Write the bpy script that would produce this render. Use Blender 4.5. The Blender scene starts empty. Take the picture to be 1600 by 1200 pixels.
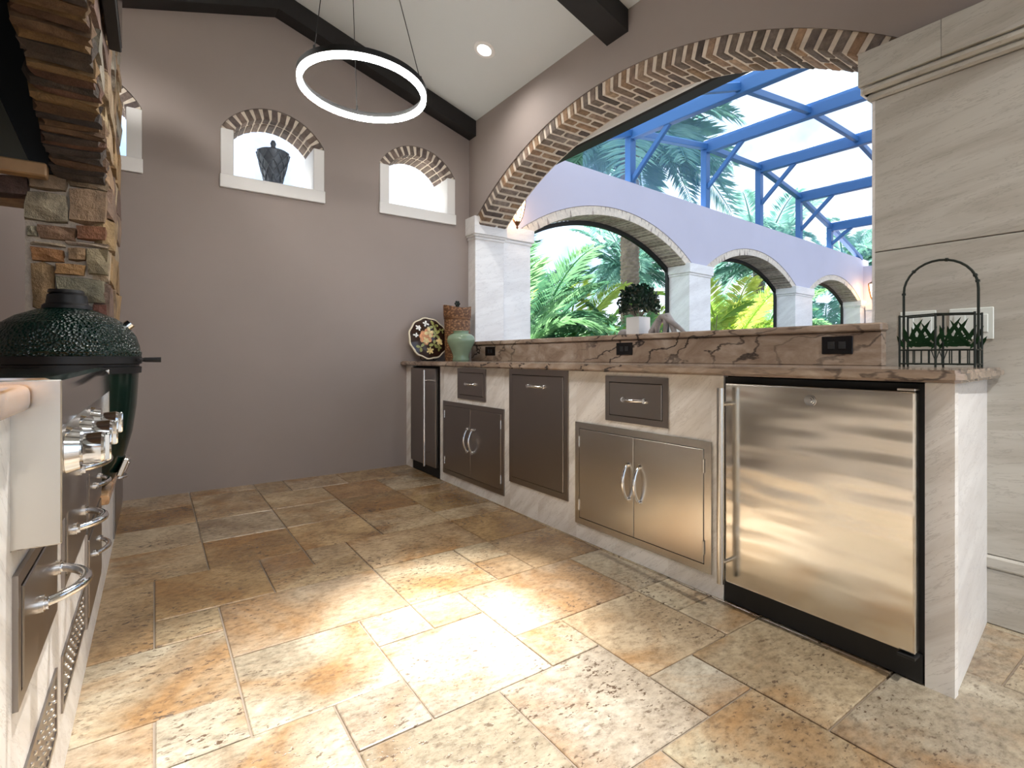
import bpy, bmesh, math, random
from mathutils import Vector, Matrix
random.seed(7)
PI = math.pi
S = bpy.context.scene
COL = S.collection
# ------------------------------------------------------------------ camera
F_PX, YAW, HORIZON, EYE = 802.25, 0.6085, 557.7, 0.97
cam = bpy.data.cameras.new('camera'); cam_o = bpy.data.objects.new('camera', cam); COL.objects.link(cam_o)
cam.sensor_width = 36.0; cam.lens = 36.0 * F_PX / 1600.0
cam.shift_y = -(600.0 - HORIZON) / 1600.0
cam.clip_start = 0.02; cam.clip_end = 400
cam_o.location = (0, 0, EYE); cam_o.rotation_euler = (PI / 2, 0, -YAW)
S.camera = cam_o
# ------------------------------------------------------------------ view, world, sun
S.view_settings.view_transform = 'Standard'; S.view_settings.look = 'None'
S.view_settings.exposure = 0.52; S.view_settings.gamma = 1.0; S.view_settings.use_curve_mapping = False
S.cycles.use_denoising = True
S.cycles.max_bounces = 10; S.cycles.diffuse_bounces = 6; S.cycles.transparent_max_bounces = 24
S.cycles.sample_clamp_indirect = 6.0; S.cycles.caustics_reflective = False; S.cycles.caustics_refractive = False
W = bpy.data.worlds.new('sky'); S.world = W; W.use_nodes = True
_n = W.node_tree.nodes; _l = W.node_tree.links
for q in list(_n): _n.remove(q)
_o = _n.new('ShaderNodeOutputWorld'); _b = _n.new('ShaderNodeBackground'); _t = _n.new('ShaderNodeTexCoord')
_no = _n.new('ShaderNodeTexNoise'); _no.inputs['Scale'].default_value = 2.6; _no.inputs['Detail'].default_value = 7; _no.inputs['Roughness'].default_value = .6
_r = _n.new('ShaderNodeValToRGB'); _r.color_ramp.elements[0].position = .36; _r.color_ramp.elements[1].position = .60
_r.color_ramp.elements[0].color = (.36, .62, 1.0, 1); _r.color_ramp.elements[1].color = (1.0, 1.0, 1.0, 1)
_l.new(_t.outputs['Generated'], _no.inputs['Vector']); _l.new(_no.outputs['Fac'], _r.inputs['Fac'])
_l.new(_r.outputs['Color'], _b.inputs['Color']); _b.inputs['Strength'].default_value = 1.45; _l.new(_b.outputs['Background'], _o.inputs['Surface'])
sun = bpy.data.lights.new('sun', 'SUN'); sun.energy = 20.0; sun.angle = math.radians(1.0); sun.color = (1.0, .95, .86)
sun_o = bpy.data.objects.new('sun', sun); COL.objects.link(sun_o)
sun_o.rotation_euler = Vector((-0.10, -0.44, -0.89)).to_track_quat('-Z', 'Y').to_euler()

# ------------------------------------------------------------------ materials
MATS = {}
def mat(name):
    m = bpy.data.materials.new(name); m.use_nodes = True; MATS[name] = m
    nt = m.node_tree; p = nt.nodes['Principled BSDF']
    return m, nt, p
def N(nt, t, **kw):
    n = nt.nodes.new(t)
    for k, v in kw.items():
        if k in n.inputs.keys(): n.inputs[k].default_value = v
        else: setattr(n, k, v)
    return n
def ramp(nt, fac, stops):
    r = nt.nodes.new('ShaderNodeValToRGB'); e = r.color_ramp.elements
    while len(e) < len(stops): e.new(0.5)
    for q, (p, c) in zip(e, stops):
        q.position = p; q.color = (*c, 1) if len(c) == 3 else c
    nt.links.new(fac, r.inputs['Fac']); return r.outputs['Color']
def pos(nt, scale=(1, 1, 1), rot=(0, 0, 0), offset_random=0.0):
    g = N(nt, 'ShaderNodeNewGeometry'); mp = N(nt, 'ShaderNodeMapping')
    mp.inputs['Scale'].default_value = scale; mp.inputs['Rotation'].default_value = rot
    if offset_random:
        oi = N(nt, 'ShaderNodeObjectInfo'); ml = N(nt, 'ShaderNodeMath', operation='MULTIPLY'); ml.inputs[1].default_value = offset_random
        nt.links.new(oi.outputs['Random'], ml.inputs[0])
        ad = N(nt, 'ShaderNodeVectorMath', operation='ADD'); nt.links.new(g.outputs['Position'], ad.inputs[0]); nt.links.new(ml.outputs[0], ad.inputs[1])
        nt.links.new(ad.outputs[0], mp.inputs['Vector'])
    else: nt.links.new(g.outputs['Position'], mp.inputs['Vector'])
    return mp.outputs['Vector']
def noise(nt, vec, scale, detail=4, rough=.55, dist=0.0):
    n = N(nt, 'ShaderNodeTexNoise'); n.inputs['Scale'].default_value = scale; n.inputs['Detail'].default_value = detail
    n.inputs['Roughness'].default_value = rough; n.inputs['Distortion'].default_value = dist
    nt.links.new(vec, n.inputs['Vector']); return n.outputs['Fac']
def mixc(nt, fac, a, b, mode='MIX'):
    m = N(nt, 'ShaderNodeMix', data_type='RGBA', blend_type=mode)
    for sock, v in ((m.inputs[0], fac), (m.inputs[6], a), (m.inputs[7], b)):
        if hasattr(v, 'is_linked'): nt.links.new(v, sock)
        else: sock.default_value = (*v, 1) if isinstance(v, tuple) else v
    return m.outputs[2]
def bump(nt, p, height, strength=.3, dist=.01):
    b = N(nt, 'ShaderNodeBump'); b.inputs['Strength'].default_value = strength; b.inputs['Distance'].default_value = dist
    nt.links.new(height, b.inputs['Height']); nt.links.new(b.outputs['Normal'], p.inputs['Normal'])
def setp(p, rough=.5, metal=0.0, spec=None, base=None):
    p.inputs['Roughness'].default_value = rough; p.inputs['Metallic'].default_value = metal
    if spec is not None: p.inputs['Specular IOR Level'].default_value = spec
    if base is not None: p.inputs['Base Color'].default_value = (*base, 1)
def simple(name, base, rough=.5, metal=0.0, nscale=0, namt=.15, bscale=0, bstr=.2, bdist=.005):
    m, nt, p = mat(name); setp(p, rough, metal, base=base)
    if nscale:
        f = noise(nt, pos(nt), nscale)
        lo = tuple(c * (1 - namt) for c in base); hi = tuple(min(1, c * (1 + namt)) for c in base)
        nt.links.new(ramp(nt, f, [(.3, lo), (.7, hi)]), p.inputs['Base Color'])
    if bscale: bump(nt, p, noise(nt, pos(nt), bscale, 5), bstr, bdist)
    return m
def emit(name, col, strength):
    m, nt, p = mat(name); setp(p, .4, base=(.8, .8, .8)); p.inputs['Emission Color'].default_value = (*col, 1); p.inputs['Emission Strength'].default_value = strength
    return m
def tinted(name, nscale, bscale, bstr, rough=.8, speck=.35, bdist=.01):
    """object colour broken up by noise"""
    m, nt, p = mat(name); setp(p, rough)
    oi = N(nt, 'ShaderNodeObjectInfo'); v = pos(nt, offset_random=13)
    f = noise(nt, v, nscale, 6, .65)
    g = ramp(nt, f, [(.28, (1 - speck,) * 3), (.72, (1 + speck * .8,) * 3)])
    c = mixc(nt, 1.0, oi.outputs['Color'], g, 'MULTIPLY')
    nt.links.new(c, p.inputs['Base Color']); bump(nt, p, noise(nt, v, bscale, 6, .7), bstr, bdist)
    return m
simple('plaster_taupe', (.30, .252, .230), .75, nscale=1.3, namt=.04, bscale=55, bstr=.05)
simple('ceiling_white', (.62, .645, .645), .6, bscale=40, bstr=.03)
simple('dark_wood', (.008, .0065, .006), .55, nscale=9, namt=.3, bscale=30, bstr=.08)
simple('grout', (.26, .21, .16), .9, bscale=80, bstr=.3)
simple('mortar', (.70, .62, .52), .95, nscale=25, namt=.12, bscale=60, bstr=.6, bdist=.01)
simple('mortar_dark', (.40, .33, .25), .95, nscale=25, namt=.2, bscale=50, bstr=.6, bdist=.01)
simple('lavender', (.53, .515, .61), .85, nscale=.8, namt=.04, bscale=40, bstr=.05)
simple('frame_blue', (.035, .13, .33), .45)
simple('black', (.006, .006, .006), .6)
simple('black_gloss', (.006, .006, .007), .12)
simple('rubber', (.012, .012, .013), .6)
simple('iron', (.012, .018, .013), .45, .3)
simple('leaf_iron', (.012, .06, .018), .4, .2)
simple('chrome', (.86, .87, .88), .07, 1.0)
simple('white_paint', (.76, .75, .73), .5)
simple('switch_white', (.72, .76, .72), .35)
simple('celadon', (.22, .30, .20), .12, nscale=6, namt=.1)
simple('bronze', (.16, .075, .035), .4, .8)
simple('planter_white', (.78, .78, .78), .5)
simple('patio_paving', (.10, .105, .11), .7, nscale=2, namt=.1)
simple('driftwood', (.32, .29, .28), .7, nscale=14, namt=.3, bscale=20, bstr=.4)
simple('trunk', (.24, .19, .15), .95, nscale=8, namt=.3, bscale=12, bstr=.5, bdist=.03)
simple('trim_wood', (.42, .26, .13), .5, nscale=8, namt=.2)
simple('olive_metal', (.045, .043, .028), .5)
simple('pot_lattice', (.10, .12, .15), .5, .3, nscale=30, namt=.3)
simple('ceramic_white', (.82, .80, .76), .25)
simple('plate_rim', (.72, .64, .48), .2)
simple('plate_dark', (.030, .014, .009), .15)
simple('petal_orange', (.62, .27, .10), .25, nscale=30, namt=.4)
simple('petal_yellow', (.75, .58, .25), .25, nscale=30, namt=.3)
simple('leaf_olive', (.33, .33, .10), .25, nscale=30, namt=.3)
simple('egg_black', (.005, .005, .006), .45)
tinted('brick', 22, 45, .8, .9, .5, .012)
tinted('fieldstone', 13, 24, .9, .75, .5, .02)
emit('lamp_white', (1.0, .96, .91), 70.0)
emit('lamp_amber', (1.0, .60, .28), 14.0)
emit('downlight_glow', (1.0, .97, .92), 12.0)
# travertine floor
m, nt, p = mat('travertine'); setp(p, .27, spec=.6)
oi = N(nt, 'ShaderNodeObjectInfo'); v = pos(nt, offset_random=17)
big = noise(nt, v, 2.6, 7, .62, .6)
rust = noise(nt, pos(nt, offset_random=31), 1.9, 6, .6, .9)
c = mixc(nt, 1.0, oi.outputs['Color'], ramp(nt, big, [(.30, (.58, .50, .44)), (.5, (1, 1, 1)), (.70, (1.40, 1.48, 1.58))]), 'MULTIPLY')
c = mixc(nt, ramp(nt, rust, [(.47, (0, 0, 0)), (.64, (.75, .75, .75))]), c, (.28, .145, .05))
gr = noise(nt, pos(nt, scale=(1.0, 1.7, 1.0), rot=(0, 0, .5), offset_random=7), 30, 8, .75)
c = mixc(nt, 1.0, c, ramp(nt, gr, [(.32, (.55, .52, .50)), (.5, (1, 1, 1)), (.68, (1.28, 1.28, 1.28))]), 'MULTIPLY')
pit_v = pos(nt, scale=(1.0, 1.9, 1.0), rot=(0, 0, .5), offset_random=11)
pit = noise(nt, pit_v, 42, 4, .6); pmask = noise(nt, v, 3.2, 3)
pm = N(nt, 'ShaderNodeMath', operation='MULTIPLY'); nt.links.new(ramp(nt, pit, [(.585, (0, 0, 0)), (.64, (1, 1, 1))]), pm.inputs[0]); nt.links.new(ramp(nt, pmask, [(.42, (0, 0, 0)), (.6, (1, 1, 1))]), pm.inputs[1])
c = mixc(nt, pm.outputs[0], c, (.10, .065, .04))
nt.links.new(c, p.inputs['Base Color'])
hs = N(nt, 'ShaderNodeMath', operation='SUBTRACT'); nt.links.new(noise(nt, v, 9, 5), hs.inputs[0]); nt.links.new(pm.outputs[0], hs.inputs[1])
bump(nt, p, hs.outputs[0], .35, .006)
# veined marble for the counter faces
def veined(name, a, b, scale, rot, dist, rough=.35, noise_s=3.0, off=0.0, dsc=.5):
    m, nt, p = mat(name); setp(p, rough)
    g = N(nt, 'ShaderNodeVectorMath', operation='MULTIPLY'); g.inputs[1].default_value = (.8, .8, scale)
    nt.links.new(pos(nt, rot=rot, offset_random=off), g.inputs[0]); v = g.outputs[0]
    f = noise(nt, v, noise_s, 8, .62, dist)
    lines = noise(nt, v, noise_s * 2.2, 5, .7, dist * .6)
    c = ramp(nt, f, [(.34, b), (.46, tuple((x + y) / 2 for x, y in zip(a, b))), (.56, a), (.70, tuple(min(1, x * 1.06) for x in a))])
    c = mixc(nt, ramp(nt, lines, [(.485, (0, 0, 0)), (.50, (.55, .55, .55)), (.515, (0, 0, 0))]), c, tuple(x * .78 for x in b))
    nt.links.new(c, p.inputs['Base Color'])
veined('marble_cream', (.90, .88, .85), (.70, .66, .61), 6.0, (.72, 0, 0), .5, noise_s=1.7, off=3.0)
veined('marble_wall', (.51, .49, .44), (.39, .36, .31), 6.0, (.16, 0, 0), .6, noise_s=1.6, off=2.0)
veined('marble_white', (.85, .84, .83), (.74, .72, .71), 5.0, (.6, .2, 0), .5, noise_s=1.6, off=3.0)
# granites
def granite(name, a, b, c_, dark, scale=5):
    m, nt, p = mat(name); setp(p, .13)
    v = pos(nt, scale=(1, .6, 1.3), rot=(.5, .2, .3))
    f = noise(nt, v, scale, 8, .65, 1.2)
    col = ramp(nt, f, [(.3, a), (.5, b), (.7, c_)])
    vein = N(nt, 'ShaderNodeTexWave', wave_type='BANDS', bands_direction='DIAGONAL'); vein.inputs['Scale'].default_value = 4.2; vein.inputs['Distortion'].default_value = 11; vein.inputs['Detail'].default_value = 5; vein.inputs['Detail Scale'].default_value = 1.6
    nt.links.new(v, vein.inputs['Vector'])
    vm = N(nt, 'ShaderNodeMath', operation='MULTIPLY'); nt.links.new(ramp(nt, vein.outputs['Fac'], [(.0, (.95, .95, .95)), (.10, (0, 0, 0))]), vm.inputs[0]); nt.links.new(ramp(nt, noise(nt, v, 2.0, 3), [(.40, (.12, .12, .12)), (.58, (1, 1, 1))]), vm.inputs[1])
    nt.links.new(mixc(nt, vm.outputs[0], col, dark), p.inputs['Base Color'])
granite('granite', (.22, .15, .105), (.35, .265, .20), (.52, .43, .35), (.03, .024, .024))
granite('granite_orange', (.50, .24, .10), (.62, .36, .18), (.72, .52, .33), (.25, .12, .06), 7)
# steels
def steel(name, base, rough, wav=.0, axis='Y'):
    m, nt, p = mat(name); setp(p, rough, 1.0, base=base)
    sc = (1, 1.5, 70)
    f = noise(nt, pos(nt, scale=sc), 1.0, 3)
    r = N(nt, 'ShaderNodeMapRange'); r.inputs['To Min'].default_value = rough * .9; r.inputs['To Max'].default_value = rough * 1.12
    nt.links.new(f, r.inputs['Value'])
    if wav: nt.links.new(r.outputs[0], p.inputs['Roughness'])
    if wav: bump(nt, p, noise(nt, pos(nt, scale=(1, .5, 2.6)), 2.2, 2), wav, .05)
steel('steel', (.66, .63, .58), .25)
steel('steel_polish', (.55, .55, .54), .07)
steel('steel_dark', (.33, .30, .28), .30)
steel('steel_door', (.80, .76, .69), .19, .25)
# kamado green ceramic
m, nt, p = mat('egg_green'); setp(p, .16, base=(.002, .017, .012))
vo = N(nt, 'ShaderNodeTexVoronoi'); vo.inputs['Scale'].default_value = 92; nt.links.new(pos(nt), vo.inputs['Vector']); bump(nt, p, vo.outputs['Distance'], .7, .012)
m, nt, p = mat('egg_green_smooth'); setp(p, .14, base=(.002, .015, .011))
# wicker
m, nt, p = mat('wicker'); setp(p, .6)
ck = N(nt, 'ShaderNodeTexVoronoi'); ck.inputs['Scale'].default_value = 42; nt.links.new(pos(nt, scale=(1, 1, 1.6)), ck.inputs['Vector'])
nt.links.new(ramp(nt, ck.outputs['Distance'], [(.1, (.42, .21, .09)), (.6, (.12, .05, .02))]), p.inputs['Base Color']); bump(nt, p, ck.outputs['Distance'], -.6, .01)
# foliage (translucent leaves), screen cloth, glass
def leaf(name, a, b, trans=.45):
    m = bpy.data.materials.new(name); m.use_nodes = True; MATS[name] = m; nt = m.node_tree
    for q in list(nt.nodes): nt.nodes.remove(q)
    o = N(nt, 'ShaderNodeOutputMaterial'); d = N(nt, 'ShaderNodeBsdfPrincipled'); d.inputs['Roughness'].default_value = .42; t = N(nt, 'ShaderNodeBsdfTranslucent'); mx = N(nt, 'ShaderNodeMixShader'); mx.inputs[0].default_value = trans
    f = noise(nt, pos(nt), 1.6, 3); oi = N(nt, 'ShaderNodeObjectInfo')
    ad = N(nt, 'ShaderNodeMath', operation='ADD'); ml = N(nt, 'ShaderNodeMath', operation='MULTIPLY_ADD'); ml.inputs[1].default_value = .5; ml.inputs[2].default_value = -.25
    nt.links.new(oi.outputs['Random'], ml.inputs[0]); nt.links.new(f, ad.inputs[0]); nt.links.new(ml.outputs[0], ad.inputs[1])
    c = ramp(nt, ad.outputs[0], [(.3, a), (.75, b)])
    nt.links.new(c, d.inputs['Base Color']); nt.links.new(c, t.inputs['Color'])
    nt.links.new(d.outputs[0], mx.inputs[1]); nt.links.new(t.outputs[0], mx.inputs[2]); nt.links.new(mx.outputs[0], o.inputs['Surface'])
leaf('leaf_green', (.09, .24, .14), (.28, .50, .24), .5)
leaf('leaf_lime', (.28, .50, .10), (.66, .72, .18), .5)
leaf('leaf_blue', (.10, .26, .22), (.24, .46, .36), .5)
leaf('leaf_dark', (.008, .03, .018), (.02, .06, .03), .15)
def clear(name, tint, amount, gloss=True):
    m = bpy.data.materials.new(name); m.use_nodes = True; MATS[name] = m; nt = m.node_tree
    for q in list(nt.nodes): nt.nodes.remove(q)
    o = N(nt, 'ShaderNodeOutputMaterial'); t = N(nt, 'ShaderNodeBsdfTransparent'); mx = N(nt, 'ShaderNodeMixShader')
    d = N(nt, 'ShaderNodeBsdfGlossy') if gloss else N(nt, 'ShaderNodeBsdfDiffuse')
    d.inputs['Color'].default_value = (*tint, 1)
    if gloss: d.inputs['Roughness'].default_value = .03
    mx.inputs[0].default_value = amount
    nt.links.new(t.outputs[0], mx.inputs[1]); nt.links.new(d.outputs[0], mx.inputs[2]); nt.links.new(mx.outputs[0], o.inputs['Surface'])
clear('glass', (1, 1, 1), .06); clear('screen_cloth', (.30, .55, .85), .16, False)

# ------------------------------------------------------------------ mesh helpers
def link(name, me, mt=None, parent=None):
    o = bpy.data.objects.new(name, me); COL.objects.link(o)
    if mt and me and not me.materials: me.materials.append(MATS[mt])
    if parent: o.parent = parent
    return o
def tomesh(bm, name, smooth=False):
    me = bpy.data.meshes.new(name); bmesh.ops.recalc_face_normals(bm, faces=bm.faces[:]); bm.to_mesh(me); bm.free()
    if smooth:
        for f in me.polygons: f.use_smooth = True
        try: me.set_sharp_from_angle(angle=math.radians(38))
        except Exception: pass
    return me
def obj(name, bm, mt, parent=None, smooth=False): return link(name, tomesh(bm, name, smooth), mt, parent)
def bx(bm, x0, x1, y0, y1, z0, z1, bev=0.0, seg=1):
    r = bmesh.ops.create_cube(bm, size=1.0); vs = r['verts']
    for v in vs: v.co = Vector(((x0 + x1) / 2 + v.co.x * (x1 - x0), (y0 + y1) / 2 + v.co.y * (y1 - y0), (z0 + z1) / 2 + v.co.z * (z1 - z0)))
    if bev:
        es = list({e for v in vs for e in v.link_edges})
        bmesh.ops.bevel(bm, geom=es, offset=bev, segments=seg, affect='EDGES', profile=.5)
    return bm
def box(*a, **k): return bx(bmesh.new(), *a, **k)
def tube(bm, pts, r, n=8, cap=True):
    pts = [Vector(q) for q in pts]; rings = []; k = len(pts)
    rr = r if isinstance(r, (list, tuple)) else [r] * k
    up = None
    for i in range(k):
        t = (pts[min(i + 1, k - 1)] - pts[max(i - 1, 0)]).normalized()
        if up is None: up = Vector((0, 0, 1)) if abs(t.z) < .9 else Vector((1, 0, 0))
        a = t.cross(up).normalized(); b = a.cross(t).normalized(); up = b
        rings.append([bm.verts.new(pts[i] + (a * math.cos(2 * PI * j / n) + b * math.sin(2 * PI * j / n)) * rr[i]) for j in range(n)])
    for i in range(k - 1):
        for j in range(n): bm.faces.new((rings[i][j], rings[i][(j + 1) % n], rings[i + 1][(j + 1) % n], rings[i + 1][j]))
    if cap: bm.faces.new(rings[0]); bm.faces.new(rings[-1][::-1])
    return bm
def lathe(bm, prof, n=32, c=(0, 0, 0), sx=1, sy=1, fn=None):
    rings = []
    for r, z in prof:
        rings.append([bm.verts.new((c[0] + r * sx * math.cos(2 * PI * j / n) * (fn(2 * PI * j / n) if fn else 1), c[1] + r * sy * math.sin(2 * PI * j / n) * (fn(2 * PI * j / n) if fn else 1), c[2] + z)) for j in range(n)])
    for i in range(len(rings) - 1):
        for j in range(n): bm.faces.new((rings[i][j], rings[i][(j + 1) % n], rings[i + 1][(j + 1) % n], rings[i + 1][j]))
    if prof[0][0] > 1e-5: bm.faces.new(rings[0][::-1])
    if prof[-1][0] > 1e-5: bm.faces.new(rings[-1])
    bmesh.ops.remove_doubles(bm, verts=bm.verts[:], dist=1e-5)
    return bm
def sheet(bm, outline, holes, y0, y1):
    """flat polygon (x,z) with holes, extruded in y"""
    loops = [outline] + holes; A = []; B = []; edges = []
    for lp in loops:
        va = [bm.verts.new((x, y0, z)) for x, z in lp]; vb = [bm.verts.new((x, y1, z)) for x, z in lp]
        A.append(va); B.append(vb)
        for i in range(len(va)): edges.append(bm.edges.new((va[i], va[(i + 1) % len(va)])))
    m = {a: b for va, vb in zip(A, B) for a, b in zip(va, vb)}
    r = bmesh.ops.triangle_fill(bm, use_beauty=True, use_dissolve=False, edges=edges)
    for f in [g for g in r['geom'] if isinstance(g, bmesh.types.BMFace)]:
        bm.faces.new([m[v] for v in f.verts][::-1])
    for va, vb in zip(A, B):
        for i in range(len(va)):
            j = (i + 1) % len(va); bm.faces.new((va[i], va[j], vb[j], vb[i]))
    return bm
def thing(name, label, cat, loc=(0, 0, 0), rz=0.0, group=None, kind=None):
    o = bpy.data.objects.new(name, None); COL.objects.link(o); o.location = loc; o.rotation_euler = (0, 0, rz); o.empty_display_size = .05
    return tag(o, label, cat, group, kind)
def tag(o, label=None, cat=None, group=None, kind=None):
    if label: o['label'] = label
    if cat: o['category'] = cat
    if group: o['group'] = group
    if kind: o['kind'] = kind
    return o
def struct(name, bm, mt, label=None, smooth=False):
    o = obj(name, bm, mt, None, smooth); o['kind'] = 'structure'
    if label: o['label'] = label
    return o
def arc(cx, cz, R, a0, a1, n): return [(cx + R * math.cos(a0 + (a1 - a0) * i / n), cz + R * math.sin(a0 + (a1 - a0) * i / n)) for i in range(n + 1)]
R_RIGHT, R_LEFT = -PI / 2, PI / 2      # walls facing -X : local x = -Y, local y(depth) = +X ; facing +X : local x = +Y, depth = -X

# shared brick / rough stone meshes (unit cubes)
def unit_block(seed, bev, jit, cuts=0):
    rnd = random.Random(seed); bm = bmesh.new(); bmesh.ops.create_cube(bm, size=1.0)
    if cuts: bmesh.ops.subdivide_edges(bm, edges=bm.edges[:], cuts=cuts, use_grid_fill=True)
    if bev: bmesh.ops.bevel(bm, geom=bm.edges[:], offset=bev, segments=1, affect='EDGES')
    for v in bm.verts:
        q = v.co
        if cuts and sum(abs(abs(x) - .5) < 1e-4 for x in q) >= 2: v.co = q * (1 - .09 * rnd.random() - .03 * sum(abs(abs(x) - .5) < 1e-4 for x in q))
        v.co += Vector((rnd.uniform(-jit, jit) for _ in range(3)))
    return tomesh(bm, 'block')
BRICKS = [unit_block(i, .07, .022) for i in range(5)]
STONES = [unit_block(40 + i, 0, .05, 1) for i in range(7)]
for me in BRICKS: me.materials.append(MATS['brick'])
for me in STONES: me.materials.append(MATS['fieldstone'])
BR_PAL = [(.20, .14, .10), (.26, .18, .13), (.16, .125, .10), (.32, .20, .12), (.24, .19, .16), (.34, .23, .15), (.13, .10, .085)]
def piece(name, me, parent, loc, scale, rot=(0, 0, 0), color=None):
    o = bpy.data.objects.new(name, me); COL.objects.link(o); o.parent = parent; o.location = loc; o.scale = scale; o.rotation_euler = rot
    if color: o.color = (*color, 1)
    return o
def jcol(c, a=.15): k = 1 + random.uniform(-a, a); return tuple(min(1, x * k * (1 + random.uniform(-.018, .018))) for x in c)
def brick_arch(parent, cx, cz, R, a0, a1, n, depths, h, width=.76, pal=BR_PAL, mortar='mortar', proud=.016, jit=.15):
    """voussoir ring: local x/z plane, local y is depth; intrados radius R, ring height h"""
    bm = bmesh.new(); inner = arc(cx, cz, R + .008, a0, a1, 40); outer = arc(cx, cz, R + h - .004, a0, a1, 40)
    sheet(bm, inner + outer[::-1], [], proud, sum(depths[0]))
    obj('mortar_joint', bm, mortar, parent)
    da = (a1 - a0) / n
    for i in range(n):
        a = a0 + da * (i + .5); d = depths[i % len(depths)]; y = 0.0
        for dd in d:
            w = abs(da) * (R + h * .4) * width
            piece('brick', random.choice(BRICKS), parent, (cx + (R + h / 2) * math.cos(a), y + dd / 2, cz + (R + h / 2) * math.sin(a)),
                  (h * random.uniform(.97, 1.03), max(.02, dd - .019), w * random.uniform(.92, 1.08)), (0, -a, 0), jcol(random.choice(pal), jit))
            y += dd

# ================================================================== SETTING
XL, XR, YB, YF = -.95, 2.51, 4.33, -3.2
# floor: grout bed plus every tile
GX, GY = .2055, .2085
floor = struct('floor', box(-1.0, 2.95, YF, YB + .02, -.12, -.006), 'grout', 'multi-size travertine tile floor')
TILE_PAL = [(.52, .40, .27), (.48, .36, .24), (.55, .45, .33), (.46, .33, .20), (.43, .29, .16), (.55, .46, .36), (.50, .42, .33), (.41, .34, .26)]
rust, cream, grey, tan, brown, amber = (.36, .19, .085), (.56, .48, .33), (.45, .40, .32), (.49, .37, .24), (.16, .085, .035), (.46, .29, .14)
seed_tiles = {(1, 4, 9, 11): (.50, .40, .28), (3, 4, 8, 9): (.52, .45, .36), (1, 3, 7, 9): (.46, .39, .31), (3, 5, 6, 8): (.48, .43, .37), (2, 3, 6, 7): (.38, .33, .28),
 (4, 6, 4, 6): (.42, .36, .29), (6, 7, 4, 5): grey, (6, 8, 5, 7): amber, (8, 9, 6, 7): tan, (8, 9, 5, 6): tan, (7, 9, 3, 5): (.42, .26, .13), (5, 7, 1, 4): cream, (7, 10, 1, 3): (.40, .33, .25),
 (4, 5, 3, 4): grey, (7, 9, 9, 11): rust, (5, 8, 7, 9): (.54, .44, .32), (1, 3, 13, 15): rust, (2, 3, 12, 13): grey, (0, 2, 11, 13): amber, (2, 4, 11, 12): tan, (1, 3, 15, 17): (.50, .43, .34),
 (-1, 0, 10, 13): amber, (5, 7, 15, 17): brown, (3, 5, 13, 15): amber, (0, 1, 10, 11): tan, (-1, 1, 8, 10): (.50, .41, .30), (2, 4, 4, 6): (.42, .36, .28), (0, 2, 5, 7): (.50, .43, .33), (3, 5, 15, 17): tan, (7, 9, 11, 13): (.40, .23, .10), (7, 9, 14, 16): (.40, .24, .11), (4, 6, 9, 11): tan, (3, 5, 17, 19): tan, (5, 7, 17, 19): rust, (4, 7, 11, 13): (.50, .36, .23), (-1, 1, 13, 15): tan, (-1, 1, 17, 19): rust, (-1, 1, 15, 17): (.50, .42, .32), (8, 9, 7, 9): tan, (0, 1, 7, 8): grey}
x_lo, x_hi, y_lo, y_hi = -1, 13, -15, 21
taken = {}
tiles = []
for (a, b, c_, d), colr in seed_tiles.items():
    cells = [(i, j) for i in range(a, b) for j in range(c_, d)]
    if any(q in taken for q in cells): continue
    for q in cells: taken[q] = 1
    tiles.append((a, b, c_, d, colr))
rt = random.Random(5)
for j in range(y_lo, y_hi):
    for i in range(x_lo, x_hi):
        if (i, j) in taken: continue
        opts = [(3, 2), (2, 3), (2, 2), (2, 2), (2, 1), (1, 1)]; rt.shuffle(opts); opts.append((1, 1))
        for w, hgt in opts:
            cells = [(a, b) for a in range(i, i + w) for b in range(j, j + hgt)]
            if all(q not in taken and q[0] < x_hi and q[1] < y_hi for q in cells):
                for q in cells: taken[q] = 1
                tiles.append((i, i + w, j, j + hgt, rt.choice(TILE_PAL))); break
tile_mesh = {}
for a, b, c_, d, colr in tiles:
    wm = min(1, max(0, (c_ - 7) / 4)); mean = tuple(.84 * (wm * w_ + (1 - wm) * g_) for w_, g_ in zip((.36, .24, .115), (.40, .345, .245)))   # mean tile tone shifts from greyer near rows to browner far rows
    colr = tuple(.42 * .84 * q + .58 * m_ for q, m_ in zip(colr, mean))
    k = (b - a, d - c_)
    if k not in tile_mesh:
        tile_mesh[k] = tomesh(box(-k[0] * GX / 2 + .003, k[0] * GX / 2 - .003, -k[1] * GY / 2 + .003, k[1] * GY / 2 - .003, -.02, 0, bev=.0025), 'tile'); tile_mesh[k].materials.append(MATS['travertine'])
    piece('tile', tile_mesh[k], floor, ((a + b) / 2 * GX, (c_ + d) / 2 * GY, random.uniform(-.0012, .0012)), (1, 1, 1), color=jcol(colr, .05))

RIDGE = .77
def ceil_z(x): return 3.215 + .31 * (2.51 - max(x, 2 * RIDGE - x))
# back wall with three arched windows (local x = X, depth = +Y)
WIN = [(-.81, -.07), (.40, 1.14), (1.61, 2.35)]
W_S, W_SP, W_TOP = 2.32, 2.67, 2.795        # sill, spring, crown of the intrados
w_half = .37; w_h = .086; w_R = .3397; w_cz = 2.464; w_ang = math.asin(w_half / (w_R + w_h))
holes = []
for x0, x1 in WIN:
    cx = (x0 + x1) / 2; cz = w_cz
    holes.append([(x0, 2.22), (x1, 2.22)] + arc(cx, cz, w_R + w_h - .002, PI / 2 - w_ang, PI / 2 + w_ang, 18))
wb = struct('wall_back', sheet(bmesh.new(), [(XL - .2, 0), (2.83, 0), (2.83, 3.22)] + [(RIDGE, ceil_z(RIDGE) + .05)] + [(XL - .2, ceil_z(XL) + .05)], holes, 0, .30), 'plaster_taupe', 'taupe plaster gable wall with three small arched windows')
wb.location = (0, YB, 0)
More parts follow.
